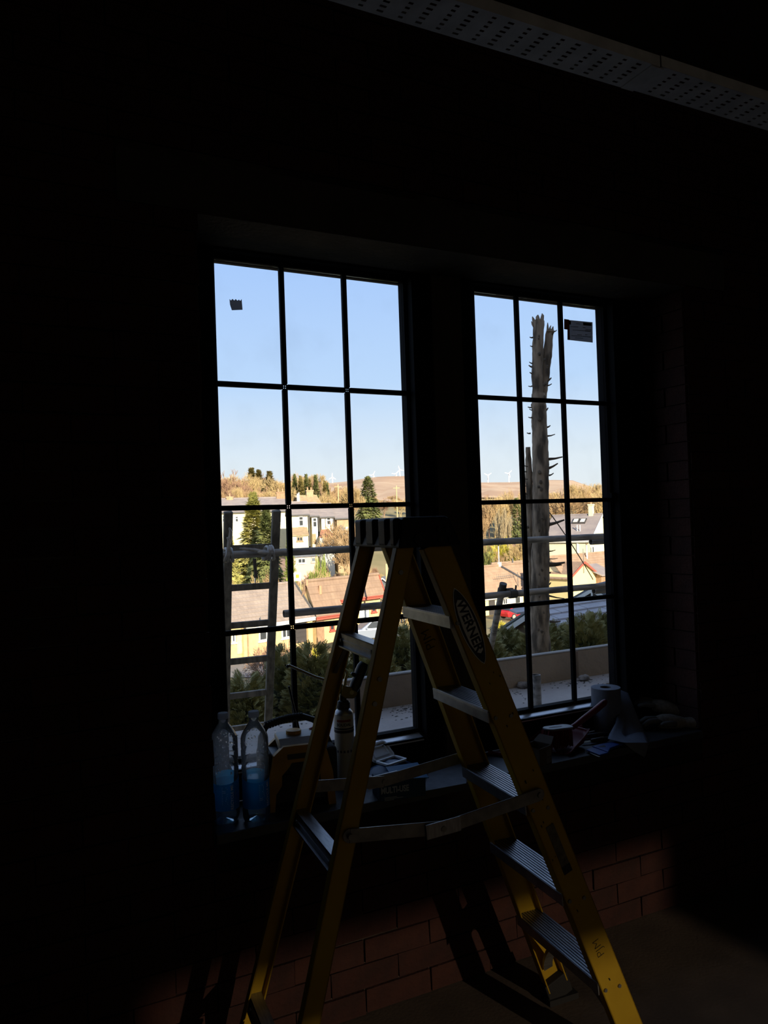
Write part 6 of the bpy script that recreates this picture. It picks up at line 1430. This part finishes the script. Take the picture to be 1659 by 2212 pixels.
# ------------------------------------------------------------------ planting
# ground already taken: footprints of buildings, cars, poles (turned rectangles) and of plants (boxes)
TAKEN, BOXES = [], []
bpy.context.view_layer.update()
for o in list(COL.objects):
    if o.parent is None and o.type == 'EMPTY' and o.get('category') in ('house', 'shed', 'car', 'pole', 'sign', 'aerial'):
        pts = []
        for c in o.children:
            for m_ in [c]+list(c.children): pts += [o.matrix_basis.inverted() @ (m_.matrix_world @ Vector(k)) for k in m_.bound_box]
        if not pts: continue
        x0_, x1_, y0_, y1_ = min(p.x for p in pts), max(p.x for p in pts), min(p.y for p in pts), max(p.y for p in pts)
        c4 = [o.matrix_basis @ Vector((x, y, 0)) for x, y in ((x0_, y0_), (x1_, y0_), (x1_, y1_), (x0_, y1_))]; TAKEN.append([(p.x, p.y) for p in c4])
def meets(box, quad):
    """separating-axis test of an upright box with a turned rectangle, both in plan"""
    b = [(box[0], box[2]), (box[1], box[2]), (box[1], box[3]), (box[0], box[3])]
    for ax in ((1, 0), (0, 1), (quad[1][0]-quad[0][0], quad[1][1]-quad[0][1]), (quad[3][0]-quad[0][0], quad[3][1]-quad[0][1])):
        p = [x*ax[0]+y*ax[1] for x, y in b]; q = [x*ax[0]+y*ax[1] for x, y in quad]
        if max(p) <= min(q) or max(q) <= min(p): return False
    return True
def free(box):
    for t in BOXES:
        if box[0] < t[1] and t[0] < box[1] and box[2] < t[3] and t[2] < box[3]: return False
    return not any(meets(box, q) for q in TAKEN)
MESHXY = {}
def extent(me, rot):
    if me.name not in MESHXY:
        a = np.empty(len(me.vertices)*3, np.float32); me.vertices.foreach_get('co', a); MESHXY[me.name] = a.reshape(-1, 3)[:, :2]
    v = MESHXY[me.name]; c, s_ = math.cos(rot), math.sin(rot); x = v[:, 0]*c-v[:, 1]*s_; y = v[:, 0]*s_+v[:, 1]*c
    return float(x.min()), float(x.max()), float(y.min()), float(y.max())
CROWD = []
prng = random.Random(77)
def plant_at(name, me, label, cat, px, ytop, D, group=None, native=10.0, wide=1.0, part=None, kids=(), pj=4.0, height=None):
    """stand a plant on free ground near distance D so that its tip reaches the photo height"""
    Dr = D if isinstance(D, tuple) else (D-2.5, D+2.5); rot = prng.uniform(0, 6.28); ex = extent(me, rot); ok = False
    for k in range(1600):
        g = 1+k/140; p = px+prng.uniform(-pj, pj)*g; d = prng.uniform(*Dr); w = wide*max(0.40, 1-k/1100)
        c = at_d(p, ytop, d); gz = ground(c.x, c.y); H = c.z-gz
        if height: gz = ground(c.x, c.y); H = height
        if H < 0.6: continue
        s_ = H/native; box = [c.x+ex[0]*s_*w*0.97, c.x+ex[1]*s_*w*0.97, c.y+ex[2]*s_*w*0.97, c.y+ex[3]*s_*w*0.97]
        if free(box): ok = True; break
    if not ok: CROWD.append((label, px))
    BOXES.append(box)
    if kids or part:
        t = thing(name, label, cat, (c.x, c.y, gz), rot, group)
        for nm, m_ in ((part, me),)+tuple(kids):
            o = bpy.data.objects.new(nm, m_); COL.objects.link(o); o.parent = t; o.scale = (s_*w, s_*w, s_)
            if nm == 'foliage': o['kind'] = 'stuff'
        return t
    o = bpy.data.objects.new(name, me); COL.objects.link(o); o.location = (c.x, c.y, gz); o.rotation_euler = (0, 0, rot); o.scale = (s_*w, s_*w, s_)
    return tag(o, label, cat, group)
rd = random.Random(5)
# evergreens
sp_big = conifer_mesh('spruce', 91, 'spruce_sunny', 10, 2.9, 3600, (0.7, 1.3), 0.8); sp_big2 = conifer_mesh('spruce', 92, 'spruce_dark', 10, 2.6, 3000, (0.7, 1.3), 0.8)
fir = [conifer_mesh('fir', 93+i, m_, 10, 1.9, 1100, (0.8, 1.5), 0.9) for i, m_ in enumerate(('spruce_dark', 'pine_olive'))]
col = conifer_mesh('cypress', 97, 'cypress_green', 10, 1.7, 2200, (0.5, 0.9), 0.35, 0.6)
plant_at('spruce', sp_big, 'big yellow-green spruce in front of the long terrace', 'tree', 548, 1068, (84, 91), part='foliage', kids=(('trunk', trunk_me),), wide=0.95)
plant_at('spruce', sp_big2, 'dark green spruce close beside the big yellow-green one', 'tree', 574, 1098, (76, 84), part='foliage', kids=(('trunk', trunk_me),), wide=0.85)
plant_at('spruce', sp_big, 'low bushy spruce below the ladder rungs', 'tree', 512, 1142, (72, 80), part='foliage', kids=(('trunk', trunk_me),), wide=1.0)
plant_at('cypress', col, 'narrow bright green cypress column beside the pale roof', 'tree', 624, 1158, (68, 74), part='foliage', kids=(('trunk', trunk_me),), wide=0.5, pj=1.0)
for k, (px, yt) in enumerate(((637, 1026), (647, 1030), (660, 1026), (670, 1036), (681, 1028), (700, 1040), (707, 1044), (652, 1040))): plant_at('fir_tree', fir[k % 2], 'dark green fir standing above the bare wood', 'tree', px, yt, (130, 164), 'firs above the bare wood', part='foliage', kids=(('trunk', trunk_me),), wide=0.75, pj=1.5)
for k, (px, yt) in enumerate(((545, 1012), (562, 1016), (585, 1020))): plant_at('pine_tree', fir[1], 'broad olive pine rising above the wood', 'tree', px, yt, (165, 205), 'olive pines above the wood', part='foliage', kids=(('trunk', trunk_me),), wide=1.5)
plant_at('cedar', conifer_mesh('cedar', 99, 'spruce_dark', 10, 3.4, 2200, (0.8, 1.5), 0.5), 'dense dark green cedar alone against the moor', 'tree', 793, 1031, (154, 166), part='foliage', kids=(('trunk', trunk_me),), wide=0.9)
plant_at('ivy_tree', conifer_mesh('ivy', 98, 'spruce_dark', 10, 2.6, 1600, (0.7, 1.4), 0.4), 'ivy-green evergreen within the copse', 'tree', 1112, 1078, (128, 136), part='foliage', kids=(('trunk', trunk_me),), wide=0.6)
lf = {m_: leafy_mesh('shrub', 110+i, m_) for i, m_ in enumerate(('shrub_yellow', 'shrub_green', 'cypress_green', 'pine_olive'))}
def shrub(label, m_, px, ytop, D, wide=1.0, height=None): return plant_at('shrub', lf[m_], label, 'shrub', px, ytop, D, native=1.0, wide=wide, height=height, pj=2.0)
shrub('yellow-green shrub beside the cypress column', 'cypress_green', 690, 1218, 80, 0.26); shrub('bright yellow shrub below the birches', 'shrub_yellow', 1086, 1180, (108, 116), 0.42)
shrub('grey-green rounded shrub beside the orange roof', 'shrub_green', 1052, 1196, (106, 114), 0.50); shrub('olive shrub behind the ribbed orange roof', 'pine_olive', 1071, 1200, (104, 122), 0.36)
shrub('yellow forsythia beside the silver car', 'shrub_yellow', 815, 1346, 57, 0.55); shrub('yellow shrub under the lean-to garden', 'shrub_yellow', 660, 1382, 48, 0.9, 1.2)
shrub('flowering pale shrub beside the raking tube', 'shrub_green', 1047, 1345, 40, 0.9, 1.6); shrub('small yellow shrub behind the red car wheel', 'shrub_yellow', 1083, 1338, 70, 0.8, 0.7)
g1 = 'bare trees on the wooded hillside'; l1 = 'leafless tan tree in the wood behind the row houses'
for k, px in enumerate(range(198, 770, 11)):
    yt = 1029+8*math.sin(px*0.045)+rd.uniform(-14, 16) + (14 if px > 690 else 0); plant_at('bare_tree', bare[k % 5], l1, 'tree', px+rd.uniform(-4, 4), yt, (146, 216), g1, wide=rd.uniform(0.62, 0.85))
for k, px in enumerate(range(211, 770, 17)):
    plant_at('bare_tree', bare[(k+2) % 5], l1, 'tree', px+rd.uniform(-5, 5), 1052+rd.uniform(-8, 8), (134, 160), g1, wide=rd.uniform(0.6, 0.8))
l2 = 'leafless golden tree on the open slope below the moor'; g2 = 'bare trees on the open slope'
for k, px in enumerate(range(764, 905, 10)): plant_at('bare_tree', bare[(k+1) % 5], l2, 'tree', px+rd.uniform(-4, 4), 1074+rd.uniform(-9, 8), (165, 225), g2, wide=rd.uniform(0.8, 1.1))
l3 = 'leafless golden tree in the copse before the moor'; g3 = 'bare trees of the copse'
for k, px in enumerate(range(1022, 1140, 9)): plant_at('bare_tree', bare[k % 5], l3, 'tree', px+rd.uniform(-4, 4), 1068-0.10*(px-1022)+rd.uniform(-12, 16), (124, 158), g3, wide=rd.uniform(0.6, 0.8))
l4 = 'leafless tan tree in the belt behind the tall cream house'; g4 = 'bare trees behind the tall cream house'
for k, px in enumerate(range(1180, 1520, 9)): plant_at('bare_tree', bare[(k+3) % 5], l4, 'tree', px+rd.uniform(-4, 4), 1054+rd.uniform(-14, 16), (122, 170), g4, wide=rd.uniform(0.6, 0.8))
for k, (px, yt) in enumerate(((1077, 1098), (1083, 1094), (1090, 1096), (1096, 1102), (1070, 1110))): plant_at('birch_tree', birch[k % 2], 'slim pale-stemmed birch at the edge of the copse', 'tree', px, yt, (113, 123), 'birches of the copse', wide=0.26, pj=2.0)
for k, (px, yt, D) in enumerate(((738, 1100, 95), (757, 1105, 92))): plant_at('garden_tree', bare[(k*2) % 5], 'spreading leafless garden tree in front of the white houses', 'tree', px, yt+18, (84, 97), 'garden trees by the white houses', wide=0.8)
lb_ = 'tangled leafless bush in the gardens below the white houses'; gb = 'bare bushes in the gardens'
for k in range(30):
    px = rd.uniform(622, 866); D = (62, 97); plant_at('bare_bush', bush[k % 3], lb_, 'bush', px, 1228+rd.uniform(-14, 16), D, gb, native=3.0, wide=rd.uniform(0.5, 0.7), pj=14)
for k in range(18):
    plant_at('bare_bush', bare[k % 5], 'tangled leafless bush below the copse', 'bush', rd.uniform(1030, 1130), 1185+rd.uniform(-25, 22), (103, 123), 'bare bushes below the copse', native=10.0, wide=rd.uniform(0.55, 0.8), pj=12)
for k in range(5): plant_at('bare_bush', bush[2], 'thin red-stemmed bush in front of the cream bungalow', 'bush', rd.uniform(560, 650), 1388+rd.uniform(-10, 8), (38, 46), 'red-stemmed bushes', native=3.0, wide=0.55, pj=10)
for k in range(10): plant_at('bare_bush', bush[k % 2], 'tangled leafless bush under the spruces', 'bush', rd.uniform(480, 600), 1238+rd.uniform(-20, 12), (58, 90), 'bare bushes under the spruces', native=3.0, wide=0.6, pj=14)

# ------------------------------------------------------------------ moor
mat('moor', (0.46, 0.285, 0.17), 0.95, 0, (0.56, 0.39, 0.25), 0.004, detail=10, contrast=(0.42, 0.58))
prof = [(-600, 1062), (300, 1042), (480, 1037), (600, 1044), (690, 1047), (760, 1040), (798, 1033), (828, 1030), (878, 1029), (950, 1036), (1030, 1043), (1115, 1042), (1190, 1037), (1240, 1038), (1262, 1046), (1292, 1055), (1330, 1062), (1500, 1070), (2200, 1080)]
V, F = [], []; cols = np.linspace(-600, 2200, 141); shells = [(760, 0.12), (1000, 0.20), (1300, 0.31), (1700, 0.47), (2100, 0.65), (2500, 0.85), (2800, 1.0), (3300, 0.90), (4200, 0.4)]
hor = lambda px: 1159-0.0349*px
for (D, fr_) in shells:
    for j, px in enumerate(cols):
        y = np.interp(px, [a for a, _ in prof], [b for _, b in prof]); v = ray(px, 1120); hv = Vector((v.x, v.y, 0)); zr_ = (hor(px)-y)/FPX*2800
        b0_ = 20+2*math.sin(px*0.02); z = b0_+(zr_-b0_)*((fr_-0.12)/0.88) + (4*math.sin(px*0.031+D*0.004)+2.5*math.sin(px*0.09+D*0.01))*(1 if 0.2 < fr_ < 0.80 else 0)
        p = Vector((CAM.x, CAM.y, 0))+hv*D; V.append((p.x, p.y, EYE+z))
n = len(cols); F = [(i*n+k, i*n+k+1, (i+1)*n+k+1, (i+1)*n+k) for i in range(len(shells)-1) for k in range(n-1)]
o = raw_mesh('moorland_hill', V, F, MATS['moor'], smooth=True); o['kind'] = 'structure'; o['label'] = 'brown moorland hill on the skyline'
mat('field_green', (0.22, 0.27, 0.12), 0.95, 0, (0.30, 0.33, 0.17), 0.02)

# ------------------------------------------------------------------ wind turbines
mat('turbine_white', (0.86, 0.86, 0.86), 0.5)
def turbine(px, yhub, rot, label, blade_px=11.0, D=2790.0):
    hub = at_d(px, yhub, D); y = np.interp(px, [a for a, _ in prof], [b for _, b in prof]); zb = EYE+(hor(px)-y)/FPX*2800-8
    t = thing('wind_turbine', label, 'wind turbine', (hub.x, hub.y, zb), -YAW); h = hub.z-zb
    MB().tube([(0, 0, 0), (0, 0, h)], [2.4, 1.5], 8).build('tower', 'turbine_white', t, smooth=True)
    MB().box((0, 0, h), (3.4, 9, 3.4)).build('nacelle', 'turbine_white', t); L = blade_px*D/FPX
    for k in range(3):
        a = rot+2*PI*k/3; d = Vector((math.sin(a), 0, math.cos(a))); sd = Vector((math.cos(a), 0, -math.sin(a))); c = Vector((0, -5, h))
        MB().prism([c-sd*0.7, c+d*L*0.25-sd*1.7, c+d*L-sd*0.4, c+d*L+sd*0.4, c+d*L*0.25+sd*1.2, c+sd*0.7], (0, 0.7, 0)).build('blade', 'turbine_white', t)
for px, y, r_, lb in ((718, 1031, 0.02, 'white wind turbine rising from behind the firs'), (806, 1026, 0.5, 'white wind turbine with a raised blade beside the cedar'), (863.5, 1015, -0.3, 'tall white wind turbine on the crest of the moor'), (855, 1024, 0.7, 'small white wind turbine partly behind the moor crest'), (1053.8, 1027, 1.02, 'white wind turbine with spread blades on the flat moor edge'), (1099, 1023, 0.75, 'white wind turbine partly behind the copse tops')):
    turbine(px, y, r_, lb, 9.0, 2990.0 if px == 855 else 2790.0)
